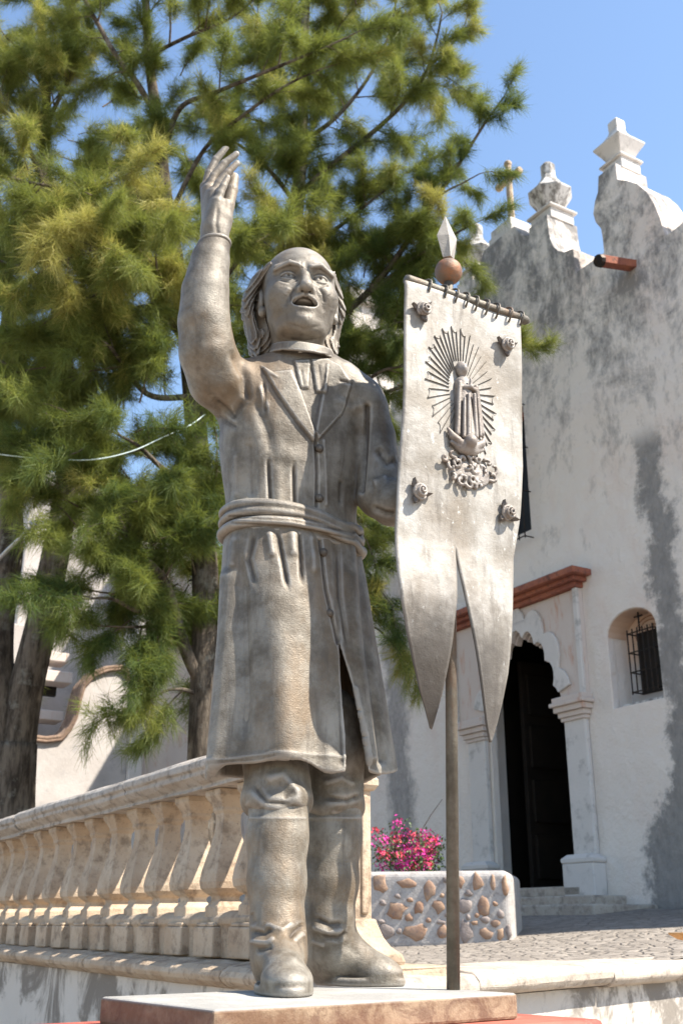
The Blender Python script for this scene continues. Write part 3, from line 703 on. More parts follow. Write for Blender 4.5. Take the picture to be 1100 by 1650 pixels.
# ------------------------------------------------------------------ casuarina trees
def catmull(pts, n=8):
    P = [np.array(p, float) for p in pts]; P = [2 * P[0] - P[1]] + P + [2 * P[-1] - P[-2]]; out = []
    for i in range(1, len(P) - 2):
        for k in range(n):
            t = k / n
            out.append(.5 * ((2 * P[i]) + (-P[i - 1] + P[i + 1]) * t + (2 * P[i - 1] - 5 * P[i] + 4 * P[i + 1] - P[i + 2]) * t * t + (-P[i - 1] + 3 * P[i] - 3 * P[i + 1] + P[i + 2]) * t ** 3))
    out.append(P[-2]); return out
def unit(v): return v / (np.linalg.norm(v) + 1e-9)
class Tree:
    def __init__(s, label, base):
        s.root = thing('casuarina_tree', label, 'tree', tuple(base), group='needle-leaved trees beside the church'); s.wood = MB(); s.fine = MB(); s.tufts = []
    def limb(s, px, r0, r1_, leafy=(0.0, 1.0), dens=1.0, blen=1.1, jit=.0, tone=0.0, droop=.25):
        """px: list of (x, y, Y) pixels with depth"""
        P = [p if len(p) == 3 and isinstance(p, np.ndarray) else at_y(*p) for p in px]; C = catmull(P, 7)
        n = len(C); s.wood.tube(C, [r0 + (r1_ - r0) * i / (n - 1) for i in range(n)], 9 if r0 > .06 else 6)
        L = np.cumsum([0] + [np.linalg.norm(C[i + 1] - C[i]) for i in range(n - 1)])
        t = leafy[0] * L[-1]
        while t < leafy[1] * L[-1]:
            i = min(int(np.searchsorted(L, t)), n - 1); p = C[i]; d = unit(C[min(i + 1, n - 1)] - C[max(i - 1, 0)])
            u = t / L[-1]
            ax = unit(np.cross(d, RNG.normal(size=3)))
            dirv = unit(ax * RNG.uniform(.7, 1.2) + d * RNG.uniform(.35, 1.0) + np.array([0, 0, RNG.uniform(-.1, .35)]))
            s.branch(p, dirv, blen * RNG.uniform(.55, 1.2) * (1.15 - .55 * u), tone, droop)
            t += RNG.uniform(.16, .34) / dens
        s.branch(C[-1], unit(C[-1] - C[-4]), blen * .8, tone, droop)
    def branch(s, p, d, L, tone, droop):
        n = 5; C = [p]
        for i in range(n):
            d = unit(d + RNG.normal(size=3) * .13 + np.array([0, 0, -droop * .22])); C.append(C[-1] + d * L / n)
        s.fine.tube(C, [.014 * max(.6, L), .012 * max(.6, L), .010, .008, .006, .004], 4, caps=False)
        m = max(5, int(L * 15))
        tone_b = tone + RNG.normal() * .18
        for k in range(m):
            t = .22 + .78 * (k + RNG.random()) / m; i = min(int(t * n), n - 1); q = C[i] + (C[i + 1] - C[i]) * (t * n - i)
            td = unit(unit(C[i + 1] - C[i]) * .75 + RNG.normal(size=3) * .55 + np.array([0, 0, .05]))
            tl = L * RNG.uniform(.16, .34)
            if k % 2 == 0: s.fine.tube([q, q + td * tl], [.004, .003], 3, caps=False)
            for j in range(3):
                s.tufts.append((q + td * tl * (j + .6) / 3.0, unit(td + RNG.normal(size=3) * .25), tone_b + RNG.normal() * .12))
        s.tufts.append((C[-1], d, tone_b))
    def blob(s, px, py, Y, rx, ry, n, tone=0.0, ang=None):
        """a loose mass of twigs round a place in the crown"""
        c = at_y(px, py, Y); m = pm(c)
        for _ in range(n):
            v = RNG.normal(size=3) * .5; o = np.array([v[0] * rx * m, v[1] * (rx + ry) * .5 * m, v[2] * ry * m])
            d = unit(o + RNG.normal(size=3) * .4 * rx * m + np.array([0, 0, .2 * ry * m]))
            s.branch(c + o, d, RNG.uniform(.5, .95), tone, .3)
    def finish(s, needles=44, length=.21, width=.0029):
        s.wood.build('trunk', M['bark'], s.root, smooth=True, world=True)
        props(s.fine.build('branches', M['twig'], s.root, smooth=True, world=True), kind='stuff')
        B = np.array([t[0] for t in s.tufts]); D = np.array([t[1] for t in s.tufts]); T = np.array([t[2] for t in s.tufts])
        n = len(B); k = needles
        b = np.repeat(B, k, 0); d = np.repeat(D, k, 0); t = np.repeat(T, k)
        N = n * k
        v = d * RNG.uniform(.2, 1.2, (N, 1)) + RNG.normal(size=(N, 3)) * .42 + np.array([0, 0, -.14])
        v /= np.linalg.norm(v, axis=1)[:, None]
        ln = length * RNG.uniform(.55, 1.2, (N, 1))
        b = b + RNG.normal(size=(N, 3)) * .03 + d * RNG.uniform(-.09, .09, (N, 1))
        pr_ = np.cross(v, RNG.normal(size=(N, 3))); pr_ /= np.linalg.norm(pr_, axis=1)[:, None]
        wv = width * RNG.uniform(.7, 1.3, (N, 1))
        tip = b + v * ln + np.array([0, 0, -1.0]) * ln * .12
        V = np.stack([b - pr_ * wv, b + pr_ * wv, tip], 1).reshape(-1, 3)
        o = props(np_mesh('crown', V, np.arange(3 * N).reshape(-1, 3), M['needles'], s.root, False), kind='stuff'); print('NEEDLES', N)
        at = o.data.attributes.new('tint', 'FLOAT', 'POINT')
        tt = np.clip(.53 + t + RNG.normal(size=N) * .10, 0, 1); at.data.foreach_set('value', np.repeat(tt, 3).astype(np.float32))
        return N
zb = lambda p: (p[0], p[1], float(ground_z(p[0], p[1])) - .05)
# middle tree: the trunk behind the balustrade, rising behind the raised arm
YB = 12.0
tb = Tree('needle-leaved tree with one dark trunk rising behind the handrail beside the statue', zb(at_y(326, 1330, YB)))
tb.limb([(326, 1375, YB), (328, 1200, YB), (332, 1000, YB), (326, 850, YB), (308, 600, YB + .1), (284, 430, YB), (268, 330, YB), (254, 200, YB), (240, 90, YB), (232, -60, YB)], .20, .05, (.62, 1.0), .8, 1.2)
for pxs, ra, rb_, lf, dn, tn in [
    ([(254, 190, 12), (222, 135, 11.8), (185, 85, 11.6), (140, 5, 11.4), (120, -40, 11.3)], .05, .02, (.3, 1), 1.1, .15),
    ([(262, 250, 12), (290, 175, 11.6), (345, 150, 11.2), (410, 123, 10.9), (500, 86, 10.7), (560, 60, 10.6)], .045, .012, (.25, 1), .9, .1),
    ([(272, 350, 12), (330, 240, 11.6), (400, 180, 11.3), (460, 138, 11.1), (520, 110, 11)], .04, .012, (.3, 1), .8, .0),
    ([(262, 300, 12), (195, 336, 11.2), (145, 309, 10.7), (80, 300, 10.4), (10, 285, 10.2)], .04, .012, (.1, 1), 1.5, .35),
    ([(270, 340, 12), (215, 390, 11.0), (170, 400, 10.5), (100, 420, 10.2)], .04, .012, (.15, 1), 1.4, .28),
    ([(300, 560, 12), (240, 470, 11.4), (170, 470, 10.9), (100, 500, 10.6)], .045, .012, (.2, 1), 1.2, .05),
    ([(310, 640, 12), (236, 634, 11.4), (175, 557, 11.0), (120, 540, 10.8)], .045, .012, (.25, 1), 1.1, -.1),
    ([(300, 560, 12), (350, 470, 11.6), (400, 400, 11.3), (440, 360, 11.1)], .045, .012, (.25, 1), 1.0, .1),
    ([(332, 1115, 12), (300, 1050, 11.8), (282, 985, 11.5), (262, 930, 11.3), (215, 880, 11.1), (175, 800, 11)], .085, .02, (.45, 1), 1.0, -.2),
    ([(325, 850, 12), (250, 870, 11.5), (215, 850, 11.2), (175, 783, 11), (130, 760, 10.8)], .05, .012, (.2, 1), 1.1, -.25),
    ([(282, 985, 11.6), (225, 985, 11.2), (180, 965, 10.9), (130, 965, 10.7)], .035, .01, (.2, 1), 1.0, -.25),
    ([(290, 1010, 11.8), (235, 1010, 11.4), (195, 1010, 11.2)], .03, .01, (.3, 1), .8, -.25),
    ([(325, 780, 12), (270, 760, 11.4), (225, 720, 11), (190, 700, 10.8)], .045, .012, (.2, 1), 1.0, -.15),
    ([(330, 1125, 12), (300, 1112, 11.8), (272, 1112, 11.6), (248, 1124, 11.5)], .03, .01, (.4, 1), .5, -.2),
    ([(326, 850, 12), (345, 790, 11.8), (350, 730, 11.7)], .04, .012, (.2, 1), .9, -.2),
    ([(240, 90, 12), (300, 60, 11.6), (370, 30, 11.4), (420, -10, 11.3)], .035, .01, (.1, 1), 1.1, .15)]:
    tb.limb(pxs, ra, rb_, lf, dn, 1.0, 0, tn)
for a in [(150, 370, 10.6, 90, 70, 16, .35), (60, 330, 10.5, 70, 50, 11, .4), (230, 480, 11, 70, 60, 12, .1), (330, 620, 12.2, 60, 90, 12, -.25), (330, 900, 12.3, 40, 60, 9, -.3), (200, 930, 11.2, 60, 40, 9, -.2), (120, 600, 11.2, 80, 70, 11, -.1), (200, 700, 11.2, 70, 60, 8, -.15), (300, 760, 12.3, 50, 70, 10, -.3), (270, 200, 12.6, 60, 70, 7, -.1), (290, 420, 12.8, 50, 60, 9, -.15), (310, 1020, 12.2, 30, 50, 6, -.3), (170, 850, 11.4, 60, 50, 10, -.2), (240, 800, 11.6, 60, 60, 10, -.2), (130, 800, 11.3, 50, 50, 7, -.1), (230, 960, 11.3, 50, 40, 8, -.2), (290, 930, 11.9, 40, 60, 7, -.25)]: tb.blob(*a)
tb.finish()
# left tree with the forked trunk
YA = 13.0
ta = Tree('needle-leaved tree with a thick forked trunk behind the far end of the balustrade', zb(at_y(15, 1320, YA)))
ta.limb([(15, 1370, YA), (18, 1290, YA), (25, 1200, YA)], .30, .26, (2, 2))
ta.limb([(25, 1210, YA), (40, 1120, YA), (68, 1000, YA), (92, 880, YA), (108, 780, YA), (112, 680, YA), (95, 500, YA), (70, 330, YA), (75, 150, YA), (60, -40, YA)], .235, .05, (.55, 1), 1.0, 1.3)
ta.limb([(18, 1215, YA), (-2, 1100, YA), (0, 1000, YA), (18, 880, YA), (15, 770, YA), (0, 640, YA), (15, 480, YA), (-10, 300, YA)], .225, .07, (.6, 1), 1.0, 1.3)
for pxs, ra, rb_, lf, dn, tn in [
    ([(112, 690, 13), (70, 640, 12.6), (30, 600, 12.2), (-20, 570, 12)], .05, .015, (.1, 1), 1.0, 0),
    ([(112, 700, 13), (150, 650, 12.6), (190, 620, 12.3)], .045, .015, (.2, 1), .9, -.1),
    ([(95, 500, 13), (50, 440, 12.5), (0, 420, 12.2)], .045, .015, (.1, 1), 1.0, .05),
    ([(80, 400, 13), (130, 330, 12.8), (190, 270, 12.5)], .045, .015, (.1, 1), 1.0, 0),
    ([(72, 300, 13), (30, 200, 12.6), (-10, 130, 12.4)], .045, .015, (.1, 1), 1.1, .25),
    ([(75, 200, 13), (120, 110, 12.7), (150, 40, 12.5)], .04, .015, (.1, 1), .9, .1),
    ([(75, 150, 13), (40, 90, 12.6), (10, 60, 12.4)], .035, .012, (.1, 1), .9, .35),
    ([(105, 790, 13), (140, 760, 12.6), (160, 720, 12.4)], .035, .012, (.2, 1), .6, -.1),
    ([(15, 770, 13), (45, 700, 12.7), (60, 650, 12.5)], .04, .015, (.2, 1), .8, .1),
    ([(15, 770, 13), (-10, 710, 12.7), (-30, 690, 12.5)], .04, .015, (.2, 1), .8, .3)]:
    ta.limb(pxs, ra, rb_, lf, dn, 1.1, 0, tn)
for a in [(50, 240, 13, 70, 60, 9, .25), (60, 500, 13.3, 70, 70, 11, 0), (110, 440, 13.5, 60, 60, 9, -.1), (40, 640, 12.6, 60, 50, 9, 0), (130, 180, 13.3, 60, 60, 8, .1), (20, 150, 13, 40, 40, 6, .35), (30, 690, 12.4, 35, 25, 4, .4), (100, 640, 13.4, 60, 60, 7, -.2)]: ta.blob(*a)
ta.finish()
# right tree behind the statue with the long limbs against the sky
YC = 14.0
tc = Tree('needle-leaved tree whose long bare limbs reach towards the church behind the statue head', zb(at_y(452, 1330, YC)))
tc.limb([(452, 1390, YC), (455, 1150, YC), (462, 900, YC), (466, 650, YC), (472, 420, YC), (478, 330, YC), (486, 240, YC), (489, 120, YC), (494, -20, YC), (498, -100, YC)], .20, .045, (.62, 1.0), .9, 1.3)
for pxs, ra, rb_, lf, dn, tn in [
    ([(474, 380, 14), (490, 310, 13.8), (540, 262, 13.5), (598, 215, 13.3), (645, 172, 13.1), (680, 128, 13), (700, 75, 12.9), (712, 20, 12.8)], .055, .016, (.42, 1), 1.05, .1),
    ([(640, 178, 13.1), (690, 110, 12.9), (725, 75, 12.8), (748, 40, 12.7)], .025, .01, (.25, 1), 1.15, .2),
    ([(470, 560, 14), (560, 500, 13.4), (620, 440, 13.1), (675, 360, 12.8), (715, 300, 12.6), (745, 255, 12.5), (780, 200, 12.4), (812, 155, 12.3)], .06, .012, (.30, 1), .95, -.15),
    ([(675, 360, 12.8), (710, 315, 12.5), (745, 295, 12.3), (772, 280, 12.2)], .022, .008, (.2, 1), .9, -.1),
    ([(600, 470, 13.2), (660, 420, 12.9), (710, 390, 12.6), (745, 370, 12.4), (765, 360, 12.3)], .03, .008, (.2, 1), 1.0, .1),
    ([(486, 230, 14), (540, 190, 13.6), (590, 130, 13.4), (625, 60, 13.3), (640, -10, 13.2)], .045, .012, (.15, 1), 1.2, .1),
    ([(488, 160, 14), (530, 90, 13.8), (555, 20, 13.7)], .04, .012, (.15, 1), 1.2, .1),
    ([(478, 330, 14), (430, 270, 13.6), (380, 230, 13.4), (340, 210, 13.2)], .045, .012, (.15, 1), 1.0, 0),
    ([(472, 420, 14), (540, 370, 13.5), (590, 330, 13.2), (640, 290, 13)], .045, .012, (.2, 1), 1.1, 0),
    ([(470, 520, 14), (540, 440, 13.5), (600, 400, 13.2), (655, 390, 13)], .045, .012, (.2, 1), 1.2, -.15),
    ([(466, 650, 14), (540, 580, 13.4), (590, 540, 13.1), (640, 520, 12.9)], .045, .012, (.2, 1), 1.3, -.25),
    ([(466, 700, 14), (560, 640, 13.3), (610, 600, 13), (650, 590, 12.8)], .045, .012, (.2, 1), 1.2, -.25),
    ([(466, 700, 14), (600, 640, 13.2), (720, 600, 12.8), (780, 580, 12.5), (828, 566, 12.4)], .035, .008, (.88, 1), 1.6, .05),
    ([(462, 900, 14), (540, 900, 13.5), (590, 920, 13.2), (612, 950, 13.1)], .04, .01, (.55, 1), .9, -.2),
    ([(462, 1000, 14), (540, 1000, 13.5), (600, 1010, 13.2), (625, 1030, 13.1)], .03, .008, (.75, 1), .7, .45),
    ([(462, 820, 14), (530, 780, 13.4), (590, 870, 13.1)], .04, .01, (.4, 1), .7, -.2),
    ([(489, 120, 14), (440, 70, 13.7), (400, 0, 13.5)], .035, .012, (.1, 1), 1.1, .05),
    ([(466, 600, 14), (420, 540, 13.6), (390, 500, 13.4)], .035, .012, (.1, 1), 1.0, -.15),
    ([(475, 370, 14), (440, 375, 13.3), (400, 370, 12.9)], .03, .01, (.1, 1), 1.0, .3)]:
    tc.limb(pxs, ra, rb_, lf, dn, .55 if max(q[0] for q in pxs) > 715 else .95, 0, tn)
for a in [(590, 480, 13.4, 50, 60, 14, -.2), (600, 580, 13.4, 40, 60, 14, -.25), (580, 380, 13.6, 50, 50, 10, -.1), (520, 370, 13, 40, 20, 6, .45), (440, 380, 12.8, 40, 20, 5, .3), (560, 220, 13.8, 50, 60, 7, .05), (430, 170, 14.2, 60, 60, 8, -.1), (370, 330, 14.4, 60, 80, 10, -.2), (420, 470, 14.4, 50, 60, 8, -.2), (600, 60, 13.6, 50, 50, 7, .1), (400, 60, 14, 60, 50, 7, 0), (540, 40, 14, 40, 50, 6, .05), (735, 375, 12.5, 14, 12, 2, .35), (690, 100, 13, 40, 40, 4, .2), (640, 380, 13, 35, 35, 7, -.15), (700, 370, 12.9, 30, 30, 5, -.15)]: tc.blob(*a)
tc.finish()
# pale cable slung between the trees
mb = MB(); mb.tube(catmull([at_y(*q) for q in [(-60, 722, 10.5), (0, 732, 10.5), (60, 738, 10.5), (145, 741, 10.5), (210, 728, 10.6), (262, 705, 10.8), (305, 686, 11.1), (330, 668, 11.6)]], 5), .007, 6)
props(mb.build('hanging_cable', M['wire'], smooth=True), 'thin pale turquoise cable hanging between the two left trees', 'cable')
# small floodlight on an arm fixed to the forked trunk
lp = at_y(15, 890, 12.75)
fl = thing('floodlight', 'small grey floodlight on a bent arm fixed to the forked trunk', 'floodlight', tuple(lp))
mb = MB(); mb.tube([at_y(*q) for q in [(-8, 908, 12.8), (10, 889, 12.6), (52, 848, 12.3)]], .025, 8); mb.build('arm', M['grey_metal'], fl, world=True)
q = at_y(66, 845, 12.28) - lp
mb = MB(); mb.box(q[0] - .13, q[0] + .10, q[1] - .05, q[1] + .07, q[2] - .03, q[2] + .035); mb.build('lamp_head', M['grey_metal'], fl, bev=.012)
# ------------------------------------------------------------------ signed-distance sculpting
def sphere(P, c, r): return np.linalg.norm(P - np.asarray(c), axis=1) - r
def ell(P, c, r, R=None):
    q = P - np.asarray(c)
    if R is not None: q = q @ R
    r = np.asarray(r); k0 = np.linalg.norm(q / r, axis=1); k1 = np.linalg.norm(q / (r * r), axis=1) + 1e-9
    return k0 * (k0 - 1) / k1
def cap(P, a, b, ra, rb):
    a = np.asarray(a, float); b = np.asarray(b, float); ab = b - a; q = P - a
    h = np.clip(q @ ab / (ab @ ab + 1e-12), 0, 1)
    return np.linalg.norm(q - h[:, None] * ab, axis=1) - (ra + (rb - ra) * h)
def chain(P, pts, rs, k=0.0):
    d = None
    for i in range(len(pts) - 1):
        e = cap(P, pts[i], pts[i + 1], rs[i], rs[i + 1]); d = e if d is None else (smin(d, e, k) if k else np.minimum(d, e))
    return d
def smin(a, b, k):
    h = np.clip(.5 + .5 * (b - a) / k, 0, 1); return b + (a - b) * h - k * h * (1 - h)
def smax(a, b, k): return -smin(-a, -b, k)
def surface(fn, lo, hi, h, pad=2):
    """sparse evaluation on a grid, then naive surface nets -> verts, quads"""
    lo = np.asarray(lo, float) - pad * h; hi = np.asarray(hi, float) + pad * h
    B = 4; nb = np.ceil((hi - lo) / (h * B)).astype(int); n = nb * B
    g = [lo[a] + (np.arange(nb[a]) + .5) * h * B - .5 * h for a in range(3)]
    CX, CY, CZ = np.meshgrid(*g, indexing='ij'); CP = np.stack([CX.ravel(), CY.ravel(), CZ.ravel()], 1)
    dc = fn(CP).reshape(nb)
    act = np.abs(dc) < h * B * 1.75
    D = np.repeat(np.repeat(np.repeat(np.where(dc < 0, -1.0, 1.0).astype(np.float32), B, 0), B, 1), B, 2)
    bi = np.argwhere(act)
    off = np.stack(np.meshgrid(*[np.arange(B)] * 3, indexing='ij'), -1).reshape(-1, 3)
    for s0 in range(0, len(bi), 20000):
        idx = (bi[s0:s0 + 20000, None, :] * B + off[None]).reshape(-1, 3)
        D[idx[:, 0], idx[:, 1], idx[:, 2]] = fn(lo + idx * h)
    S = D < 0
    cnt = np.zeros(tuple(n - 1), np.int8)
    for dx in (0, 1):
        for dy in (0, 1):
            for dz in (0, 1): cnt += S[dx:n[0] - 1 + dx, dy:n[1] - 1 + dy, dz:n[2] - 1 + dz]
    cells = np.argwhere((cnt > 0) & (cnt < 8)); m = len(cells)
    ID = np.full(tuple(n - 1), -1, np.int32); ID[cells[:, 0], cells[:, 1], cells[:, 2]] = np.arange(m)
    acc = np.zeros((m, 3)); num = np.zeros(m)
    cor = [np.array([i >> 2 & 1, i >> 1 & 1, i & 1]) for i in range(8)]
    val = [D[cells[:, 0] + c[0], cells[:, 1] + c[1], cells[:, 2] + c[2]].astype(float) for c in cor]
    for i in range(8):
        for j in range(i + 1, 8):
            if np.abs(cor[i] - cor[j]).sum() != 1: continue
            x = (val[i] < 0) != (val[j] < 0); t = val[i] / (val[i] - val[j] + 1e-12)
            t = np.where(x, t, 0); acc += np.where(x[:, None], cor[i] + (cor[j] - cor[i]) * t[:, None], 0); num += x
    V = lo + (cells + acc / np.maximum(num, 1)[:, None]) * h
    Q = []
    for a in range(3):
        b, c = (a + 1) % 3, (a + 2) % 3
        sl0 = [slice(1, -1)] * 3; sl0[a] = slice(0, -1); sl1 = list(sl0); sl1[a] = slice(1, None)
        A = S[tuple(sl0)]; Bq = S[tuple(sl1)]
        e = np.argwhere(A != Bq)
        if not len(e): continue
        inside = A[e[:, 0], e[:, 1], e[:, 2]]
        e = e + 1; e[:, a] -= 1
        ea = np.eye(3, dtype=int)
        q = []
        for db, dc_ in ((0, 0), (1, 0), (1, 1), (0, 1)):
            f_ = e - ea[b] * db - ea[c] * dc_
            f_ = np.clip(f_, 0, n - 2); q.append(ID[f_[:, 0], f_[:, 1], f_[:, 2]])
        q = np.stack(q, 1); q[~inside] = q[~inside][:, ::-1]
        Q.append(q[(q >= 0).all(1)])
    return V, np.concatenate(Q)
def vnormals(V, Q):
    a = V[Q[:, 2]] - V[Q[:, 0]]; b = V[Q[:, 3]] - V[Q[:, 1]]; fn = np.cross(a, b)
    N = np.zeros_like(V)
    for i in range(4): np.add.at(N, Q[:, i], fn)
    return N / (np.linalg.norm(N, axis=1)[:, None] + 1e-12)
def relax(V, Q, it=1, lam=.5):
    for _ in range(it):
        S_ = np.zeros_like(V); c = np.zeros(len(V))
        for i in range(4):
            for j in (1, 3): np.add.at(S_, Q[:, i], V[Q[:, (i + j) % 4]]); np.add.at(c, Q[:, i], 1)
        V = V + lam * (S_ / np.maximum(c, 1)[:, None] - V)
    return V
def poly_sd(X, Y, poly):                                   # signed distance in pixels, negative inside
    d = np.full(len(X), 1e9); ins = np.zeros(len(X), bool); n = len(poly)
    for i in range(n):
        ax, ay = poly[i]; bx, by = poly[(i + 1) % n]; ex, ey = bx - ax, by - ay
        wx, wy = X - ax, Y - ay; t = np.clip((wx * ex + wy * ey) / (ex * ex + ey * ey + 1e-9), 0, 1)
        d = np.minimum(d, (wx - ex * t) ** 2 + (wy - ey * t) ** 2)
        c = ((ay > Y) != (by > Y)); xi = ax + (Y - ay) * ex / (ey if abs(ey) > 1e-9 else 1e-9); ins ^= c & (X < xi)
    return np.sqrt(d) * np.where(ins, -1, 1)
def line_d(X, Y, pts):
    d = np.full(len(X), 1e9); T = np.zeros(len(X)); n = len(pts) - 1
    for i in range(n):
        ax, ay = pts[i]; bx, by = pts[i + 1]; ex, ey = bx - ax, by - ay
        wx, wy = X - ax, Y - ay; t = np.clip((wx * ex + wy * ey) / (ex * ex + ey * ey + 1e-9), 0, 1)
        q = (wx - ex * t) ** 2 + (wy - ey * t) ** 2; m = q < d; d = np.where(m, q, d); T = np.where(m, (i + t) / n, T)
    return np.sqrt(d), T
def relief(V, Q, items, front=True):
    """push vertices along their normals: folds, grooves and raised panels drawn on the side that faces the viewer"""
    N = vnormals(V, Q); X, Y, Z = project(V); view = V - CAM; view /= np.linalg.norm(view, axis=1)[:, None]
    fac_ = np.clip((-(N * view).sum(1)) / .25, 0, 1); H = np.zeros(len(V))
    for it in items:
        kind = it[0]
        if kind == 'fold':                                 # ('fold', pts, width px, height m)
            d, T = line_d(X, Y, it[1]); taper = np.clip(np.minimum(T, 1 - T) / .18, 0.15, 1) if len(it) < 5 else 1.0
            H += it[3] * np.exp(-(d / it[2]) ** 2) * taper
        elif kind == 'patch':                              # ('patch', polygon, edge px, height m)
            s_ = poly_sd(X, Y, it[1]); H += it[3] * np.clip(.5 - s_ / it[2], 0, 1)
    return V + N * (H * fac_)[:, None]
# ------------------------------------------------------------------ pedestal and plinth
PT = 1.45
c1 = at_z(345, 1627, PT); c2 = at_z(162, 1606, PT); c3 = at_z(833, 1600, PT); c4 = c2 + (c3 - c1)
def slab(name, cs, z0, z1, mat, parent=None, label=None, cat=None, bev=.006, sub=1):
    cs = [np.array(c) for c in cs]; o0 = np.array([cs[0][0], cs[0][1], z1])
    v = [(c[0] - o0[0], c[1] - o0[1], z0 - z1) for c in cs] + [(c[0] - o0[0], c[1] - o0[1], 0) for c in cs]
    o = mesh_obj(name, v, [(3, 2, 1, 0), (4, 5, 6, 7)] + [(i, (i + 1) % 4, (i + 1) % 4 + 4, i + 4) for i in range(4)], mat, parent, world=False, loc=tuple(o0))
    bevel(o, bev)
    if label: props(o, label, cat)
    return o
slab('statue_plinth', [c1, c3, c4, c2], PT - .055, PT, M['plinth'], None, 'worn brown plinth slab with pale top under the statue boots', 'plinth', .007)
cen = (c1 + c2 + c3 + c4) / 4
big = [cen + (c - cen) * np.array([1.42, 1.12, 1]) for c in (c1, c3, c4, c2)]
pd_ = thing('pedestal', 'red painted masonry pedestal carrying the statue plinth', 'pedestal', (cen[0], cen[1], 0))
slab('pedestal_top', [c - np.array([cen[0], cen[1], 0]) for c in big], PT - .13, PT - .0555, M['red_paint'], pd_, bev=.01)
inn = [cen + (c - cen) * np.array([1.28, 1.0, 1]) - np.array([cen[0], cen[1], 0]) for c in (c1, c3, c4, c2)]
slab('pedestal_body', inn, -.05, PT - .131, M['red_paint'], pd_, bev=.01)

# ------------------------------------------------------------------ statue
S = lambda x, y, Y: at_y(x, y, Y)
def SR(x, y, Y, r): p = at_y(x, y, Y); return p, r * pm(p)
def chn(P, lst, k=.02):
    q = [SR(*l) for l in lst]; return chain(P, [a for a, b in q], [b for a, b in q], k)
statue = thing('statue', 'grey bronze statue of a shouting man in a sashed long coat with one arm raised', 'statue', (-.12, 2.85, PT))
YT = 2.955; YAW = .42
tab = [(565, 452, 520, .070), (590, 428, 556, .092), (612, 398, 590, .112), (640, 376, 602, .130), (680, 358, 599, .142), (720, 351, 592, .146), (770, 356, 582, .140), (812, 363, 577, .132), (845, 362, 577, .132), (880, 359, 582, .140), (940, 355, 592, .155), (1020, 350, 602, .168), (1100, 342, 614, .180), (1180, 335, 625, .190), (1245, 329, 635, .196), (1300, 326, 640, .20)]
tz, tx, ta_, tb_ = [], [], [], []
for py, xa, xb, b in tab:
    p = S((xa + xb) / 2, py, YT); tz.append(p[2]); tx.append(p[0]); ta_.append((xb - xa) / 2 * pm(p)); tb_.append(b)
zz = np.linspace(min(tz) - .05, max(tz) + .05, 400)
def sm(v):
    o = np.interp(zz, tz[::-1], v[::-1]); kk = np.hanning(31); kk /= kk.sum(); return np.convolve(np.pad(o, 15, 'edge'), kk, 'valid')
LX, LA, LB = sm(tx), sm(ta_), sm(tb_)
ca, sa = math.cos(YAW), math.sin(YAW)
def torso_d(P, grow=0.0):
    z = P[:, 2]; cx = np.interp(z, zz, LX); a = np.interp(z, zz, LA) + grow; b = np.interp(z, zz, LB) + grow
    dx = P[:, 0] - cx; dy = P[:, 1] - YT
    X = dx * ca + dy * sa; Y = -dx * sa + dy * ca
    n = 2.35
    k = (np.abs(X / a) ** n + np.abs(Y / b) ** n) ** (1 / n); r = np.hypot(dx, dy)
    return np.where(k > .25, r * (1 - 1 / np.maximum(k, .25)), -.1)
ZW = S(470, 838, YT - .13)[2]                              # middle of the sash
def sash_mid(P):                                           # the sash dips slightly towards the banner side
    return ZW - .085 * (P[:, 0] + .12)
R_ARM = [(346, 392, 2.74, 25), (339, 420, 2.74, 31), (331, 470, 2.74, 38), (329, 520, 2.75, 42), (335, 570, 2.78, 46), (352, 612, 2.83, 49), (395, 640, 2.9, 52), (440, 655, 2.93, 50)]
L_ARM = [(560, 645, 2.95, 40), (590, 665, 2.96, 36), (605, 705, 2.96, 32), (611, 755, 2.94, 33), (612, 800, 2.92, 36), (632, 812, 2.88, 36), (662, 800, 2.86, 33)]
def coat_fn(P):
    t = torso_d(P)
    d = smax(t, sash_mid(P) - .05 - P[:, 2], .01)
    sh = np.minimum(chn(P, [(478, 600, 2.92, 40), (420, 615, 2.92, 38), (398, 630, 2.91, 42)], .02), chn(P, [(490, 600, 2.92, 40), (545, 618, 2.93, 36), (582, 640, 2.95, 34)], .02))
    d = smin(d, sh, .035)
    d = smin(d, chn(P, R_ARM, .006), .045)
    d = smin(d, chn(P, L_ARM, .006), .03)
    # neck of the coat: turned-down collar
    c, r = SR(484, 588, 2.9, 52); q = P - c; rr = np.hypot(q[:, 0], q[:, 1] * 1.1)
    col = np.hypot(rr - r * 1.05, (q[:, 2] - q[:, 1] * .65) * .55) - .014; col = smax(col, -.035 - q[:, 1], .02)
    d = smin(d, col, .014)
    # hollow sleeve end at the wrist
    w0, rw = SR(346, 392, 2.74, 18); w1 = S(344, 360, 2.74)
    d = smax(d, -cap(P, w0 + (w0 - w1) * .3, w1, rw, rw * 1.1), .004)
    ax = (w1 - w0) / np.linalg.norm(w1 - w0); d = smax(d, (P - w0) @ ax - .004, .004)
    return d
lo = np.array([-.52, 2.6, ZW - .12]); hi = np.array([.26, 3.15, 3.62])
V, Q = surface(coat_fn, lo, hi, .0042)
lapR = [(421, 590), (440, 601), (470, 597), (488, 640), (507, 697), (505, 712), (480, 682), (447, 634)]
lapL = [(529, 580), (548, 590), (566, 617), (550, 667), (513, 708), (507, 697)]
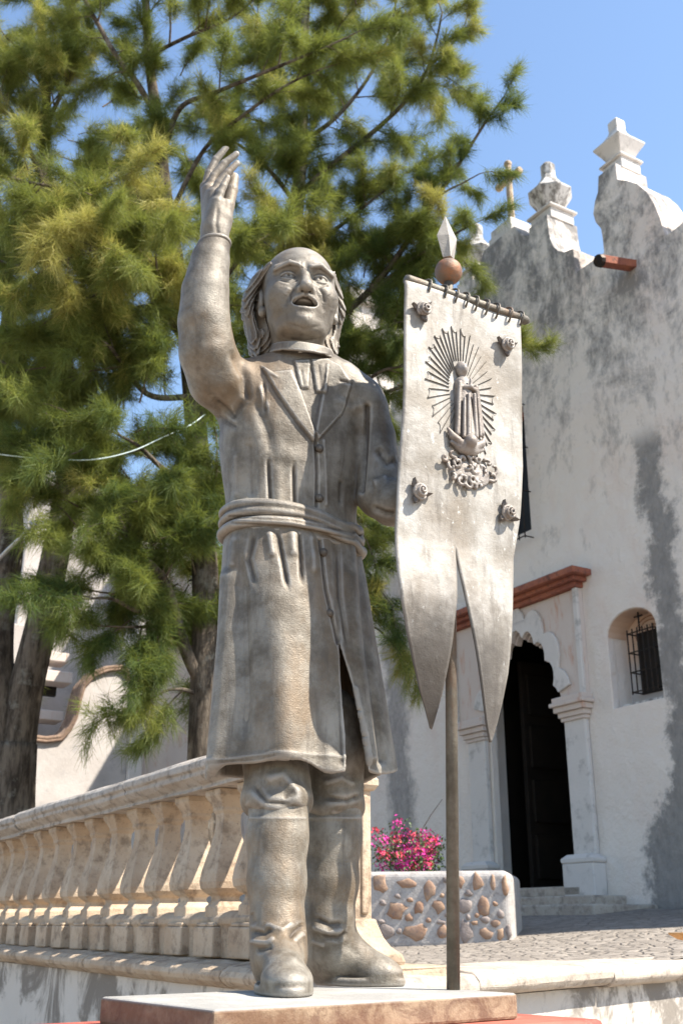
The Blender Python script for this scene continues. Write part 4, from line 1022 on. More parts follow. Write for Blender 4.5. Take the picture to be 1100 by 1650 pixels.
V = relief(V, Q, [
    ('patch', lapR, 2.2, .009), ('patch', lapL, 2.2, .006),
    ('patch', [(470, 597), (529, 582), (507, 697)], 4, -.002),
    ('patch', [(474, 582), (500, 580), (497, 626), (484, 624)], 2, .007), ('patch', [(501, 580), (529, 579), (524, 634), (509, 631)], 2, .008),
    ('fold', [(485, 598), (489, 622)], 1.5, -.003, 1), ('fold', [(513, 592), (517, 628)], 1.5, -.003, 1),
    ('fold', [(450, 612), (423, 596)], 2.5, .003), ('fold', [(548, 614), (566, 618)], 2, -.005, 1),
    ('fold', [(508, 711), (511, 760), (510, 815)], 2.2, -.008, 1), ('fold', [(521, 711), (524, 760), (525, 812)], 4.0, .004, 1),
    ('fold', [(432, 735), (436, 825)], 2.6, -.010), ('fold', [(446, 740), (450, 825)], 8, .004), ('fold', [(473, 745), (475, 825)], 2.6, -.010), ('fold', [(488, 745), (490, 825)], 8, .004),
    ('fold', [(402, 700), (405, 812)], 8, -.008), ('fold', [(380, 720), (384, 812)], 6, .007), ('fold', [(550, 770), (548, 815)], 4, -.006),
    ('fold', [(408, 640), (430, 690), (440, 740)], 9, -.008), ('fold', [(425, 612), (428, 668)], 2.5, -.006), ('fold', [(417, 618), (432, 660)], 4, .005),
    ('fold', [(370, 560), (395, 605), (398, 650)], 7, -.012), ('fold', [(340, 640), (375, 668), (395, 640)], 6, -.010), ('fold', [(345, 668), (385, 690)], 5, -.006),
    ('fold', [(420, 715), (470, 738), (505, 738)], 14, .005),
    ('fold', [(305, 560), (330, 590), (370, 600)], 9, -.003), ('fold', [(300, 520), (325, 548), (360, 545)], 8, -.002),
    ('fold', [(592, 655), (588, 720), (582, 790)], 4, -.014, 1), ('fold', [(605, 720), (625, 745), (640, 740)], 7, -.010), ('fold', [(600, 780), (625, 770)], 6, .008),
    ('fold', [(596, 815), (620, 826), (640, 828)], 5, -.008), ('fold', [(535, 640), (565, 660), (590, 650)], 8, .005)])
V = relax(V, Q, 1, .2)
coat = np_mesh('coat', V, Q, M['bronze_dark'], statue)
CV = V
def on_surface(V, px, py):
    X, Y, Z = project(V); m = (np.abs(X - px) < 4) & (np.abs(Y - py) < 4); i = np.argmin(np.where(m, Z, 1e9)); return V[i]
# sash: three rolled folds hugging the waist
def sash_fn(P):
    t = torso_d(P, .006); m = P[:, 2] - sash_mid(P); ang = np.arctan2(P[:, 1] - YT, P[:, 0])
    w1 = .004 * np.sin(ang * 5); d = None
    for o, r, g in ((.026, .0145, .007), (.001, .013, .008), (-.025, .0150, .007)):
        e = np.hypot(t - g + .008, m - o - w1 * (1 if o else -1) - .008 * np.sin(ang * 2 + o * 40)) - r; d = e if d is None else smin(d, e, .006)
    return d
V, Q = surface(sash_fn, (-.40, 2.68, ZW - .13), (.16, 3.16, ZW + .13), .004)
V = relief(V, Q, [('fold', [(370, 832), (470, 838), (570, 858)], 2.5, -.003, 1), ('fold', [(375, 842), (470, 850), (570, 868)], 2.5, -.003, 1)])
np_mesh('sash', V, Q, M['bronze'], statue)
# coat skirt: open shell with a slit at the front
ZH = S(470, 1236, YT - .16)[2]
slit = [(546, 1036), (549, 1100), (555, 1180), (559, 1300), (597, 1300), (590, 1210), (572, 1120)]
def skirt_fn(P):
    ang = np.arctan2(P[:, 1] - YT, P[:, 0] + .115)
    u = np.clip((ZW - P[:, 2]) / (ZW - ZH), 0, 1.2)
    wave = u * (.010 * np.sin(ang * 7 + .6) + .008 * np.sin(ang * 4 + 2.0))
    t = torso_d(P) - wave
    d = np.maximum(t, -(t + .015))
    hem = ZH + .012 * np.sin(ang * 3 + .8) + .006 * np.sin(ang * 7)
    d = smax(d, hem - P[:, 2], .004); d = smax(d, P[:, 2] - sash_mid(P), .01)
    m = (P[:, 1] < YT - .03) & (d < .04) & (P[:, 2] < ZW - .15)
    if m.any():
        X, Y, Z = project(P[m]); sd = poly_sd(X, Y, slit) * Z / F_PX; d[m] = smax(d[m], -sd, .004)
    return d
V, Q = surface(skirt_fn, (-.46, 2.62, ZH - .06), (.24, 3.2, ZW + .03), .0045)
V = relief(V, Q, [
    ('fold', [(367, 930), (362, 1040), (352, 1160), (345, 1240)], 11, .016, 1), ('fold', [(388, 880), (392, 1000), (396, 1120), (390, 1200)], 11, -.016),
    ('fold', [(435, 960), (450, 1080), (462, 1235)], 24, .010, 1), ('fold', [(505, 900), (520, 1040), (530, 1235)], 13, .008, 1), ('fold', [(540, 870), (545, 1000), (552, 1230)], 5, -.006, 1),
    ('fold', [(446, 853), (456, 905), (464, 950)], 3.2, -.012), ('fold', [(433, 853), (440, 900)], 6, .009), ('fold', [(482, 853), (485, 900), (487, 940)], 3.0, -.012), ('fold', [(470, 853), (474, 900)], 7, .009),
    ('fold', [(410, 855), (400, 900), (412, 945)], 5, -.009), ('fold', [(500, 855), (503, 930)], 6, .007), ('fold', [(380, 858), (374, 920)], 6, .008),
    ('fold', [(514, 860), (524, 950), (545, 1036)], 2.4, -.008, 1), ('fold', [(545, 870), (548, 960), (560, 1050)], 3.5, -.007), ('fold', [(566, 870), (572, 1000), (600, 1220)], 8, .010, 1), ('fold', [(578, 880), (592, 1060), (615, 1225)], 6, -.010, 1),
    ('fold', [(546, 1036), (550, 1120), (557, 1232)], 4, .005, 1), ('fold', [(572, 1110), (586, 1180), (594, 1230)], 4, .006, 1), ('fold', [(340, 1226), (450, 1212), (556, 1220)], 3, .003, 1)])
V = relax(V, Q, 1, .3)
np_mesh('coat_skirt', V, Q, M['bronze_dark'], statue); SV = V
for px_, py_, src in ((517, 719, CV), (517, 801, CV), (520, 888, SV), (534, 985, SV)):
    p = on_surface(src, px_, py_); mb = MB(); m_ = pm(p); rings = []
    nrm = unit(np.array([.26, -.96, .0])); ax = np.array([nrm[1], -nrm[0], 0]); up = np.array([0, 0, 1.0])
    for r_, o_ in ((7.2, -.004), (7.0, .004), (5.8, .0075), (3.0, .0095), (.4, .010)): rings.append([p + nrm * o_ + (ax * math.cos(a) + up * math.sin(a)) * r_ * m_ for a in np.linspace(0, 2 * math.pi, 14, endpoint=False)])
    mb.loft(rings); mb.build('button', M['bronze'], coat, smooth=True, world=True)
# breeches gathered over the boot tops
def breech_fn(P):
    d = None
    for lst, cuff, rx in (([(440, 1150, 2.90, 44), (442, 1215, 2.88, 50), (447, 1262, 2.86, 54)], (446, 1292, 2.85), 55), ([(535, 1150, 2.97, 42), (540, 1215, 2.98, 46), (538, 1265, 2.99, 48)], (535, 1297, 3.0), 50)):
        e = chn(P, lst, .02); c, r = SR(*cuff, rx); q = P - c
        wav = .012 * np.sin(np.arctan2(q[:, 1], q[:, 0]) * 3 + cuff[0])
        q = q + np.stack([0 * wav, 0 * wav, wav], 1)
        e = smin(e, ell(q, (0, 0, 0), (r * 1.06, r * 1.1, .045)), .03)
        d = e if d is None else smin(d, e, .015)
    return d
V, Q = surface(breech_fn, (-.30, 2.70, 1.82), (.12, 3.14, 2.22), .0042)
V = relief(V, Q, [('fold', [(405, 1262), (430, 1292), (470, 1296)], 5.75, -0.0078), ('fold', [(425, 1258), (455, 1250), (490, 1290)], 9.2, 0.0104), ('fold', [(395, 1290), (420, 1308)], 5.75, 0.0052), ('fold', [(470, 1285), (495, 1305)], 8.05, 0.0065), ('fold', [(455, 1285), (475, 1275)], 4.6, -0.0052),
    ('fold', [(520, 1285), (560, 1290), (580, 1282)], 4.6, -0.0065), ('fold', [(515, 1265), (550, 1255), (575, 1268)], 6.9, 0.0065), ('fold', [(530, 1310), (575, 1305)], 4.6, 0.0039)])
V = relax(V, Q, 1, .3); np_mesh('breeches', V, Q, M['bronze_dark'], statue)
# boots
def boot(shaft, ankle, heel, toe, hw, items, lo, hi):
    hx, hy = heel; tx_, ty_ = toe; z0 = PT
    dv = np.array([tx_ - hx, ty_ - hy]); Ld = np.hypot(*dv); dn = dv / Ld; sn = np.array([-dn[1], dn[0]])
    def fn(P):
        d = chn(P, shaft, .02)
        a = (P[:, 0] - hx) * dn[0] + (P[:, 1] - hy) * dn[1]; c = (P[:, 0] - hx) * sn[0] + (P[:, 1] - hy) * sn[1]; q = np.stack([a, c, P[:, 2] - z0], 1)
        f = ell(q, (.02, 0, .055), (.062, hw * .9, .075))
        f = smin(f, cap(q, (.03, 0, .10), (Ld * .66, 0, .036), hw * .95, hw * .74), .04)
        f = smin(f, ell(q, (Ld * .72, 0, .030), (Ld * .31, hw * .98, .036)), .03)
        d = smin(d, f, .035)
        sole = smax(ell(q, (Ld * .48, 0, .012), (Ld * .58, hw * 1.13, .09)), np.abs(P[:, 2] - z0 - .010) - .0105, .004)
        d = smin(d, sole, .006)
        return np.maximum(d, z0 + .0005 - P[:, 2])
    V, Q = surface(fn, lo, hi, .004); V = relief(V, Q, items); return relax(V, Q, 1, .25), Q
V, Q = boot([(449, 1305, 2.84, 49), (447, 1350, 2.83, 48), (446, 1420, 2.81, 46), (447, 1490, 2.79, 42), (449, 1540, 2.77, 41)], None, (-.155, 2.80), (-.108, 2.535), .058,
    [('fold', [(402, 1500), (425, 1504), (440, 1494)], 4.6, -0.0065), ('fold', [(400, 1516), (432, 1520), (445, 1510)], 4.6, 0.0072), ('fold', [(412, 1532), (440, 1524)], 4.6, -0.0059), ('fold', [(492, 1488), (476, 1500), (466, 1512)], 5.175, -0.0072), ('fold', [(490, 1502), (472, 1518)], 5.75, 0.0065), ('fold', [(425, 1488), (455, 1498), (475, 1486)], 5.75, 0.0052), ('fold', [(420, 1548), (460, 1540), (485, 1548)], 8.05, 0.0033), ('fold', [(402, 1470), (410, 1490)], 5.75, -0.0039), ('fold', [(405, 1318), (490, 1318)], 3.45, 0.0026, 1)],
    (-.26, 2.46, PT - .004), (-.01, 2.96, 1.97))
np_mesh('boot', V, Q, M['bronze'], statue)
V, Q = boot([(537, 1305, 3.0, 47), (535, 1350, 3.0, 46), (532, 1420, 3.0, 44), (528, 1485, 3.0, 41), (530, 1530, 3.01, 40)], None, (-.045, 3.05), (.150, 2.985), .057,
    [('fold', [(505, 1478), (530, 1490), (555, 1488)], 4.6, -0.0078), ('fold', [(500, 1492), (530, 1503), (556, 1500)], 5.175, 0.0072), ('fold', [(515, 1508), (545, 1512), (560, 1500)], 4.6, -0.0065), ('fold', [(500, 1515), (525, 1525)], 4.6, 0.0046), ('fold', [(550, 1520), (580, 1540)], 6.9, -0.0026), ('fold', [(497, 1318), (580, 1318)], 3.45, 0.0026, 1)],
    (-.14, 2.86, PT - .004), (.26, 3.16, 1.98))
np_mesh('boot', V, Q, M['bronze'], statue)

# ------------------------------------------------------------------ head
HY = .20
EYE = S(491, 445, 2.80)
fw = np.array([math.sin(HY), -math.cos(HY), 0.0]); PB = math.radians(3)
rt_ = np.array([math.cos(HY), math.sin(HY), 0.0]); upv = np.array([0, 0, 1.0])
fwd = fw * math.cos(PB) + upv * math.sin(PB); upp = upv * math.cos(PB) - fw * math.sin(PB)
HR = np.stack([rt_, fwd, upp], 1)                          # columns: local x (towards the banner), t forward, u up
HO = EYE - fwd * .118
def L2W(p): return HO + HR @ np.asarray(p, float)
def head_fn(P):
    q = (P - HO) @ HR
    qa = q.copy(); qa[:, 0] = np.abs(q[:, 0])
    d = ell(q, (0, -.025, .052), (.118, .148, .120))
    d = smin(d, ell(q, (0, .030, -.035), (.109, .098, .118)), .04)
    d = smin(d, ell(q, (0, .036, -.108), (.098, .076, .060)), .03)
    d = smin(d, ell(qa, (.068, .070, -.048), (.042, .045, .046)), .03)           # cheeks
    d = smin(d, sphere(q, (0, .098, -.150), .030), .035)                        # chin
    d = smin(d, ell(q, (0, .050, -.156), (.074, .056, .036)), .03)               # under the chin
    d = smin(d, cap(qa, (.020, .117, .026), (.080, .093, .032), .019, .017), .014)  # brow ridge
    d = smax(d, -ell(qa, (.048, .147, -.001), (.036, .043, .022)), .018)         # eye sockets
    eye = sphere(qa, (.048, .0900, -.003), .0262)
    lid = sphere(qa, (.048, .0895, -.003), .0308)
    ulid = smax(smax(lid, -(q[:, 2] - .0070 + (qa[:, 0] - .048) ** 2 * 11), .002), -eye + .0005, .001)
    llid = smax(lid, (q[:, 2] + .0120 - (qa[:, 0] - .048) ** 2 * 11), .002)
    d = smin(d, eye, .002); d = smin(d, ulid, .003); d = smin(d, llid, .003)
    iris = sphere(qa, (.049, .1175, .000), .0062); d = np.maximum(d, -iris)
    d = smin(d, cap(q, (0, .110, .018), (0, .145, -.050), .0120, .0160), .012)   # nose
    d = smin(d, sphere(q, (0, .1485, -.057), .0180), .010)
    d = smin(d, ell(qa, (.0195, .130, -.058), (.0125, .017, .0125)), .007)
    d = smax(d, -cap(qa, (.0105, .138, -.075), (.012, .130, -.060), .0058, .004), .004)
    d = smin(d, ell(q, (0, .086, -.092), (.052, .045, .042)), .025)              # muzzle
    d = smax(d, -ell(q, (0, .124, -.0990), (.038, .060, .0175)), .005)           # open mouth
    up_l = [(-.046, .101, -.104), (-.024, .124, -.084), (-.007, .1325, -.0785), (0, .1315, -.0800), (.007, .1325, -.0785), (.024, .124, -.084), (.046, .101, -.104)]
    d = smin(d, chain(q, up_l, [.004, .0065, .0068, .006, .0068, .0065, .004]), .005)
    lo_l = [(-.045, .100, -.105), (-.024, .114, -.117), (0, .1190, -.1205), (.024, .114, -.117), (.045, .100, -.105)]
    d = smin(d, chain(q, lo_l, [.004, .0075, .0085, .0075, .004]), .005)
    d = smin(d, ell(q, (0, .098, -.0850), (.031, .021, .0085)), .002)            # upper teeth
    d = smax(d, -chain(qa, [(.026, .138, -.050), (.048, .124, -.076), (.060, .110, -.104)], [.003, .0055, .003]), .014)  # nasolabial fold
    d = smax(d, -cap(q, (-.018, .134, -.137), (.018, .134, -.137), .006, .006), .012)   # below the lip
    d = smax(d, -cap(qa, (.007, .141, .022), (.008, .142, .045), .0035, .002), .006)   # frown
    d = smax(d, -chain(qa, [(.026, .121, -.022), (.047, .122, -.030), (.070, .112, -.022)], [.002, .0035, .002]), .008)  # under the eyes
    d = smin(d, chain(qa, [(.018, .134, .027), (.048, .131, .036), (.092, .103, .022)], [.0065, .0085, .004]), .004)  # eyebrows
    ear = smax(ell(qa, (.118, -.012, -.020), (.013, .026, .042)), -ell(qa, (.132, -.008, -.015), (.010, .015, .026)), .006); d = smin(d, ear, .006)
    d = smin(d, ell(qa, (.113, .000, -.066), (.014, .015, .017)), .008)
    nk = cap(q, (0, -.015, -.10), (0, -.055, -.30), .080, .086); d = smin(d, nk, .03)
    return d
hs = np.array([HO - .26, HO + .26]); hs[0][2] = HO[2] - .30; hs[1][2] = HO[2] + .19
V, Q = surface(head_fn, hs[0], hs[1], .0025)
V = relief(V, Q, [('fold', [(512, 462), (520, 474), (523, 490)], 2.6, -.003), ('fold', [(475, 463), (468, 475), (467, 489)], 2.6, -.0028), ('fold', [(520, 462), (531, 476)], 5, .002), ('fold', [(466, 462), (458, 476)], 5, .002),
    ('fold', [(485, 420), (487, 434)], 1.6, -.0022), ('fold', [(496, 424), (495, 433)], 1.6, -.0012), ('fold', [(455, 421), (488, 416), (527, 420)], 2.0, -.0012), ('fold', [(452, 412), (488, 406), (528, 411)], 2.2, -.0012),
    ('fold', [(448, 457), (462, 461), (474, 457)], 1.8, -.001), ('fold', [(508, 456), (520, 460), (533, 455)], 1.8, -.001), ('fold', [(497, 507), (497, 514)], 2.0, -.001), ('fold', [(460, 520), (490, 530), (520, 524)], 3.0, -.002), ('fold', [(462, 546), (490, 549), (518, 545)], 2.5, -.003), ('fold', [(437, 480), (442, 500), (455, 515)], 6, -.002), ('fold', [(540, 480), (536, 500)], 5, -.002)])
V = relax(V, Q, 1, .2); np_mesh('head', V, Q, M['bronze_face'], statue)
# hair: thin locks swept back from the temples and falling to the collar
locks = []
rh = random.Random(5)
for sg in (-1, 1):
    for i in range(12):
        k = i / 11.0; j = rh.uniform(-.008, .008)
        out = .020 if sg < 0 else .0
        locks.append(([(sg * (.100 + .010 * k), .052 - .09 * k + j, .076 - .012 * k + j), (sg * (.119 + out * .6 + .008 * (i % 2)), .012 - .085 * k, .042 + j), (sg * (.132 + out + .010 * (i % 3 == 0)), -.014 - .07 * k, -.020 + j), (sg * (.124 + out * .7 + j), -.036 - .060 * k, -.085), (sg * (.113 + out * .5 + .012 * (i % 2)), -.030 - .06 * k, -.150), (sg * (.112 + out * .4 + j), -.018 - .06 * k, -.205 - .014 * (i % 3))], [.006, .0115, .0125, .011, .010, .003]))
    for i in range(5):
        j = rh.uniform(-.006, .006)
        locks.append(([(sg * (.106 - .01 * i), -.03 - .02 * i, .105 - .004 * i), (sg * (.125 - .006 * i), -.075 - .012 * i, .06), (sg * .125, -.10 - .008 * i, -.02), (sg * (.11 + j), -.10, -.12)], [.008, .015, .016, .010]))
def hair_fn(P):
    q = (P - HO) @ HR; d = ell(q, (0, -.085, -.010), (.118, .090, .135))
    d = smin(d, ell(q, (0, -.075, -.11), (.105, .07, .09)), .03); qa = q.copy(); qa[:, 0] = np.abs(q[:, 0])
    d = smin(d, ell(qa, (.100, -.050, -.005), (.032, .055, .085)), .02); d = smin(d, ell(qa, (.095, -.060, -.13), (.030, .045, .080)), .02)
    rho = np.hypot(q[:, 1] + .005, q[:, 2] + .035); lowm = np.clip((-.03 - q[:, 2]) / .05, 0, 1)
    ph = (q[:, 1] * .75 + np.abs(q[:, 0]) * 1.0 + .12 * q[:, 2] + .012 * np.sin(q[:, 2] * 34)) * 2 * math.pi / .016
    for pts, rs in locks:
        C_ = catmull(pts, 3); R_l = np.interp(np.linspace(0, 1, len(C_)), np.linspace(0, 1, len(rs)), rs); d = smin(d, chain(q, C_, R_l), .002)
    return d + .0026 * np.sin(ph) + .0012 * np.sin(ph * 2.3 + 1)
V, Q = surface(hair_fn, hs[0], hs[1], .003); np_mesh('hair', V, Q, M['bronze'], statue)
# stand-up neck cloth
def neck_fn(P):
    c, r = SR(486, 569, 2.90, 49); q = P - c; q[:, 2] += -q[:, 1] * .30 + q[:, 0] * .10
    rr = np.hypot(q[:, 0], q[:, 1] * 1.05)
    return smax(np.abs(rr - r * .93 - q[:, 2] * -.25) - .011, np.abs(q[:, 2]) - .017, .006)
c, r = SR(486, 569, 2.90, 49)
V, Q = surface(neck_fn, c - .16, c + .16, .0035)
V = relief(V, Q, [('fold', [(455, 566), (490, 574), (530, 572)], 2.0, -.003, 1)])
np_mesh('neck_cloth', V, Q, M['bronze'], statue)
# raised hand: five fingers, seen from the little-finger edge
HYY = 2.74
def hand_fn(P):
    palm = None
    for (x, y, o, r) in ((332, 302, .036, 10), (337, 306, .012, 11), (344, 313, -.012, 11), (350, 326, -.034, 10)):
        e = chn(P, [(345, 404, HYY, 19), (344, 368, HYY + o * .5, 17), (x, y, HYY + o, r)], .01); palm = e if palm is None else smin(palm, e, .016)
    palm = smin(palm, chn(P, [(355, 380, HYY - .012, 13), (360, 352, HYY - .010, 14), (364, 330, HYY - .016, 10)], .01), .014)
    d = palm
    for lst in ([(350, 327, -.034, 7.2), (355, 311, -.036, 6.6), (360, 300, -.037, 6.0), (367, 286, -.036, 4.6)],
                [(344, 312, -.012, 7.6), (353, 295, -.013, 7.0), (367, 278, -.013, 6.2), (382, 263, -.012, 4.8)],
                [(337, 305, .012, 7.8), (345, 284, .012, 7.2), (361, 264, .012, 6.4), (381, 248, .012, 4.8)],
                [(332, 301, .036, 7.6), (337, 279, .036, 7.0), (348, 257, .036, 6.2), (366, 236, .036, 4.6)]):
        d = smin(d, chn(P, [(x, y, HYY + o, r) for x, y, o, r in lst], .003), .005)
    th_ = chn(P, [(360, 366, HYY + .004, 12), (368, 330, HYY + .010, 10), (373, 306, HYY + .014, 10.5), (377, 286, HYY + .018, 8.2)], .004)
    return smin(d, th_, .010)
V, Q = surface(hand_fn, (-.50, 2.62, 3.44), (-.22, 2.86, 3.90), .0026)
V = relief(V, Q, [('fold', [(352, 330), (348, 360), (352, 385)], 3.5, -.003)])
np_mesh('hand', V, Q, M['bronze_face'], statue)
def cuff_fn(P):
    w0, rw = SR(346, 393, HYY, 23.5); w1 = S(344, 360, HYY); ax = (w1 - w0) / np.linalg.norm(w1 - w0); q = P - w0; a = q @ ax
    return np.hypot(np.linalg.norm(q - a[:, None] * ax, axis=1) - rw, a) - .007
w0 = S(346, 393, HYY); V, Q = surface(cuff_fn, w0 - .07, w0 + .07, .003); np_mesh('cuff', V, Q, M['bronze'], statue)
# ------------------------------------------------------------------ the banner on its pole
PBASE = at_z(730, 1595, PT); PTOP = at_y(722, 445, PBASE[1]); BZ = at_y(722, 479, PBASE[1])[2]
BA = at_z(655, 455, BZ); BB = at_z(845, 520, BZ); EB = unit(BB - BA); NB = np.array([EB[1], -EB[0], 0.0])
bn = thing('processional_banner', 'pale metal swallow-tailed banner with raised robed figure on a grey pole', 'banner', tuple(PBASE))
OFF = .022                                              # sheet hangs in front of the pole
def bsz(x, y): q = on_plane(x, y, BA + NB * OFF, NB) - BA; return float(np.dot(q, EB)), float(q[2]) + float(BA[2])
def bpt(s, z, o=0.0): return BA + EB * s + NB * (OFF + o) + np.array([0, 0, z - BA[2]])
mb = MB(); mb.tube([PBASE, PBASE + (PTOP - PBASE) * .5, PTOP], [.0165, .0155, .0145], 14); mb.build('pole', M['pole'], bn, smooth=True, world=True)
fb = at_y(722, 438, PBASE[1]); r_ = 22 * pm(fb)
mb = MB(); mb.lathe(fb, [(r_ * math.sin(math.pi * k / 14) + .0005, -r_ * math.cos(math.pi * k / 14)) for k in range(15)], 24); mb.build('finial_ball', M['rusty'], bn, smooth=True, world=True)
sb = at_y(722, 414, PBASE[1]); stp = at_y(717, 349, PBASE[1]); Ls = stp - sb
axd = unit(np.array([.93, .36, 0])); ayd = unit(np.cross(unit(Ls), axd)); axd = np.cross(ayd, unit(Ls))
mb = MB(); mb.loft([[sb + Ls * t + axd * w_ * math.cos(a) + ayd * h_ * math.sin(a) for a in np.linspace(0, 2 * math.pi, 4, endpoint=False)] for t, w_, h_ in ((-.04, .020, .016), (.48, .036, .016), (1.0, .002, .002))])
mb.build('spearhead', M['bronze_face'], bn, world=True, bev=.003)
mb = MB(); p0, p1 = BA + NB * .012 - EB * .012, BB + NB * .012 + EB * .005
mb.tube([p0, p0 + EB * .01, (p0 + p1) / 2, p1 - EB * .012, p1], [.014, .0165, .0155, .0150, .008], 14); mb.build('crossbar', M['pole'], bn, smooth=True, world=True)
for t in (.14, .27, .36, .45, .53, .62, .71, .82, .92):
    c = BA + (BB - BA) * t + NB * .014 + np.array([0, 0, -.006]); pts = [c + NB * .0225 * math.cos(a) + np.array([0, 0, .027 * math.sin(a)]) + EB * .004 * math.sin(a * 2) for a in np.linspace(0, 2 * math.pi, 17)]
    mb = MB(); mb.tube(pts, .0035, 6, False); mb.build('ring', M['pole'], bn, smooth=True, world=True)
# sheet: two strips that meet down to the notch and then part into tails
Lpx = [(653, 470), (650, 560), (647, 650), (643, 740), (641, 810), (637, 880), (637, 930), (643, 975), (655, 1020), (672, 1065), (692, 1108), (712, 1142), (727, 1167)]
Rpx = [(838, 525), (842, 600), (845, 680), (845, 750), (839, 830), (830, 895), (826, 960), (823, 1030), (819, 1085), (812, 1130), (805, 1165), (797, 1195)]
Le = [bsz(*q) for q in Lpx]; Re = [bsz(*q) for q in Rpx]
nt_ = bsz(733, 880); Lin = [nt_] + [bsz(*q) for q in [(732, 930), (728, 1000), (727, 1080), (728, 1140), (729, 1169)]]; Rin = [nt_] + [bsz(*q) for q in [(737, 915), (745, 965), (755, 1015), (766, 1065), (777, 1115), (788, 1165), (796, 1196)]]
def edge(E): z = np.array([e[1] for e in E][::-1]); s_ = np.array([e[0] for e in E][::-1]); return lambda q: np.interp(q, z, s_)
eL, eR, eLi, eRi = edge(Le), edge(Re), edge(Lin), edge(Rin)
ztop = BZ - .012; smid = lambda z: nt_[0] + (.5 * (eL(z) + eR(z)) - nt_[0]) * np.clip((z - nt_[1]) / (ztop - nt_[1]), 0, 1)
def bulge(s, z):
    u = s / .44; b = .010 * np.sin(u * 5 + 1.0) + .006 * np.sin(z * 9 + u * 3)
    dn_ = np.clip((nt_[1] - z), 0, 1)
    if s < nt_[0]: b += -.75 * np.clip(2.48 - z, 0, 1) ** 2 + .10 * np.clip(dn_, 0, .16)
    else: b += .018 * np.sin(np.clip(dn_, 0, .6) * 8)
    return b
def strip(z_lo, fa, fb_, nz=130, ns=22):
    g = []
    zs = np.concatenate([np.linspace(ztop, nt_[1] + 1e-5, nz // 2), np.linspace(nt_[1] - 1e-5, z_lo, nz // 2)])
    for z in zs:
        a, b = float(fa(z)), float(fb_(z))
        g.append([(a + (b - a) * j / ns, z) for j in range(ns + 1)])
    return g
vs, fs = [], []
for g, side in ((strip(Le[-1][1], eL, lambda z: smid(z) if z > nt_[1] else eLi(z)), 0), (strip(Re[-1][1], lambda z: smid(z) if z > nt_[1] else eRi(z), eR), 1)):
    k = len(vs); nz, ns = len(g), len(g[0])
    for row in g:
        for s_, z in row:
            taper = np.clip((nt_[1] - z) / .1, 0, 1)
            b = bulge(s_ if taper == 0 else (s_ if (s_ < nt_[0]) == (side == 0) else nt_[0] + (-.001 if side == 0 else .001)), z)
            vs.append(bpt(s_, z, b))
    fs += [(k + i * ns + j, k + (i + 1) * ns + j, k + (i + 1) * ns + j + 1, k + i * ns + j + 1) for i in range(nz - 1) for j in range(ns - 1)]
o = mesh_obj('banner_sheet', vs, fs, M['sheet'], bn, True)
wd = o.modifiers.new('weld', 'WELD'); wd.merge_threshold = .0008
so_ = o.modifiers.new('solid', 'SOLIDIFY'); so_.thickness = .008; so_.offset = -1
# raised figure: generic robed woman with joined hands, rays behind, cloud below
def rel_pt(px, py, o=0.0):
    s_, z_ = bsz(px, py); return s_, z_
s0, z0 = bsz(746, 655); m_ = .93 * pm(bpt(s0, z0))
def to_local(P): q = P - BA; return np.stack([q @ EB, q @ NB - OFF, P[:, 2]], 1)
def fig_fn(P):
    q = to_local(P); b = np.array([bulge(s0, z0)]); q[:, 1] -= b[0] + .004
    sq = q.copy(); sq[:, 1] *= 1.0
    hx, hz = bsz(741, 598)
    d = ell(q, (hx, .008, hz), (.0125, .017, .0185))
    d = smin(d, ell(q, (hx - .001, .003, hz + .002), (.019, .016, .026)), .003)
    pts = [bsz(*t) for t in ((742, 622), (743, 650), (744, 680), (746, 706))]
    d = smin(d, chain(sq, [(a, .000, z) for a, z in pts], [.026, .032, .036, .040]), .006); d = smax(d, bsz(745, 713)[1] - q[:, 2], .003)
    for (xa, ya, xb_, yb, r, o_) in ((732, 622, 728, 704, .0075, .020), (741, 645, 741, 712, .0055, .036), (750, 645, 753, 712, .0055, .036), (758, 630, 766, 704, .0085, .020), (735, 650, 734, 711, .0045, .034), (756, 650, 760, 710, .0045, .034)):
        a, z_a = bsz(xa, ya); b_, z_b = bsz(xb_, yb); d = smin(d, cap(q, (a, o_, z_a), (b_, o_, z_b), r, r * 1.25), .0015)
    a, z_a = bsz(733, 628); c, z_c = bsz(745, 632); e_, z_e = bsz(756, 634)
    d = smin(d, cap(q, (a, .016, z_a), (c, .034, z_c), .009, .006), .004); d = smin(d, cap(q, (e_, .016, z_e), (c, .034, z_c), .009, .006), .004)
    c2_, z2 = bsz(744, 620); d = smin(d, cap(q, (c, .034, z_c), (c2_, .036, z2), .006, .004), .003)
    return d
ctr = bpt(s0, z0)
V, Q = surface(fig_fn, ctr - np.array([.09, .08, .17]), ctr + np.array([.09, .08, .17]), .0024)
np_mesh('relief_figure', V, Q, M['relief'], bn)
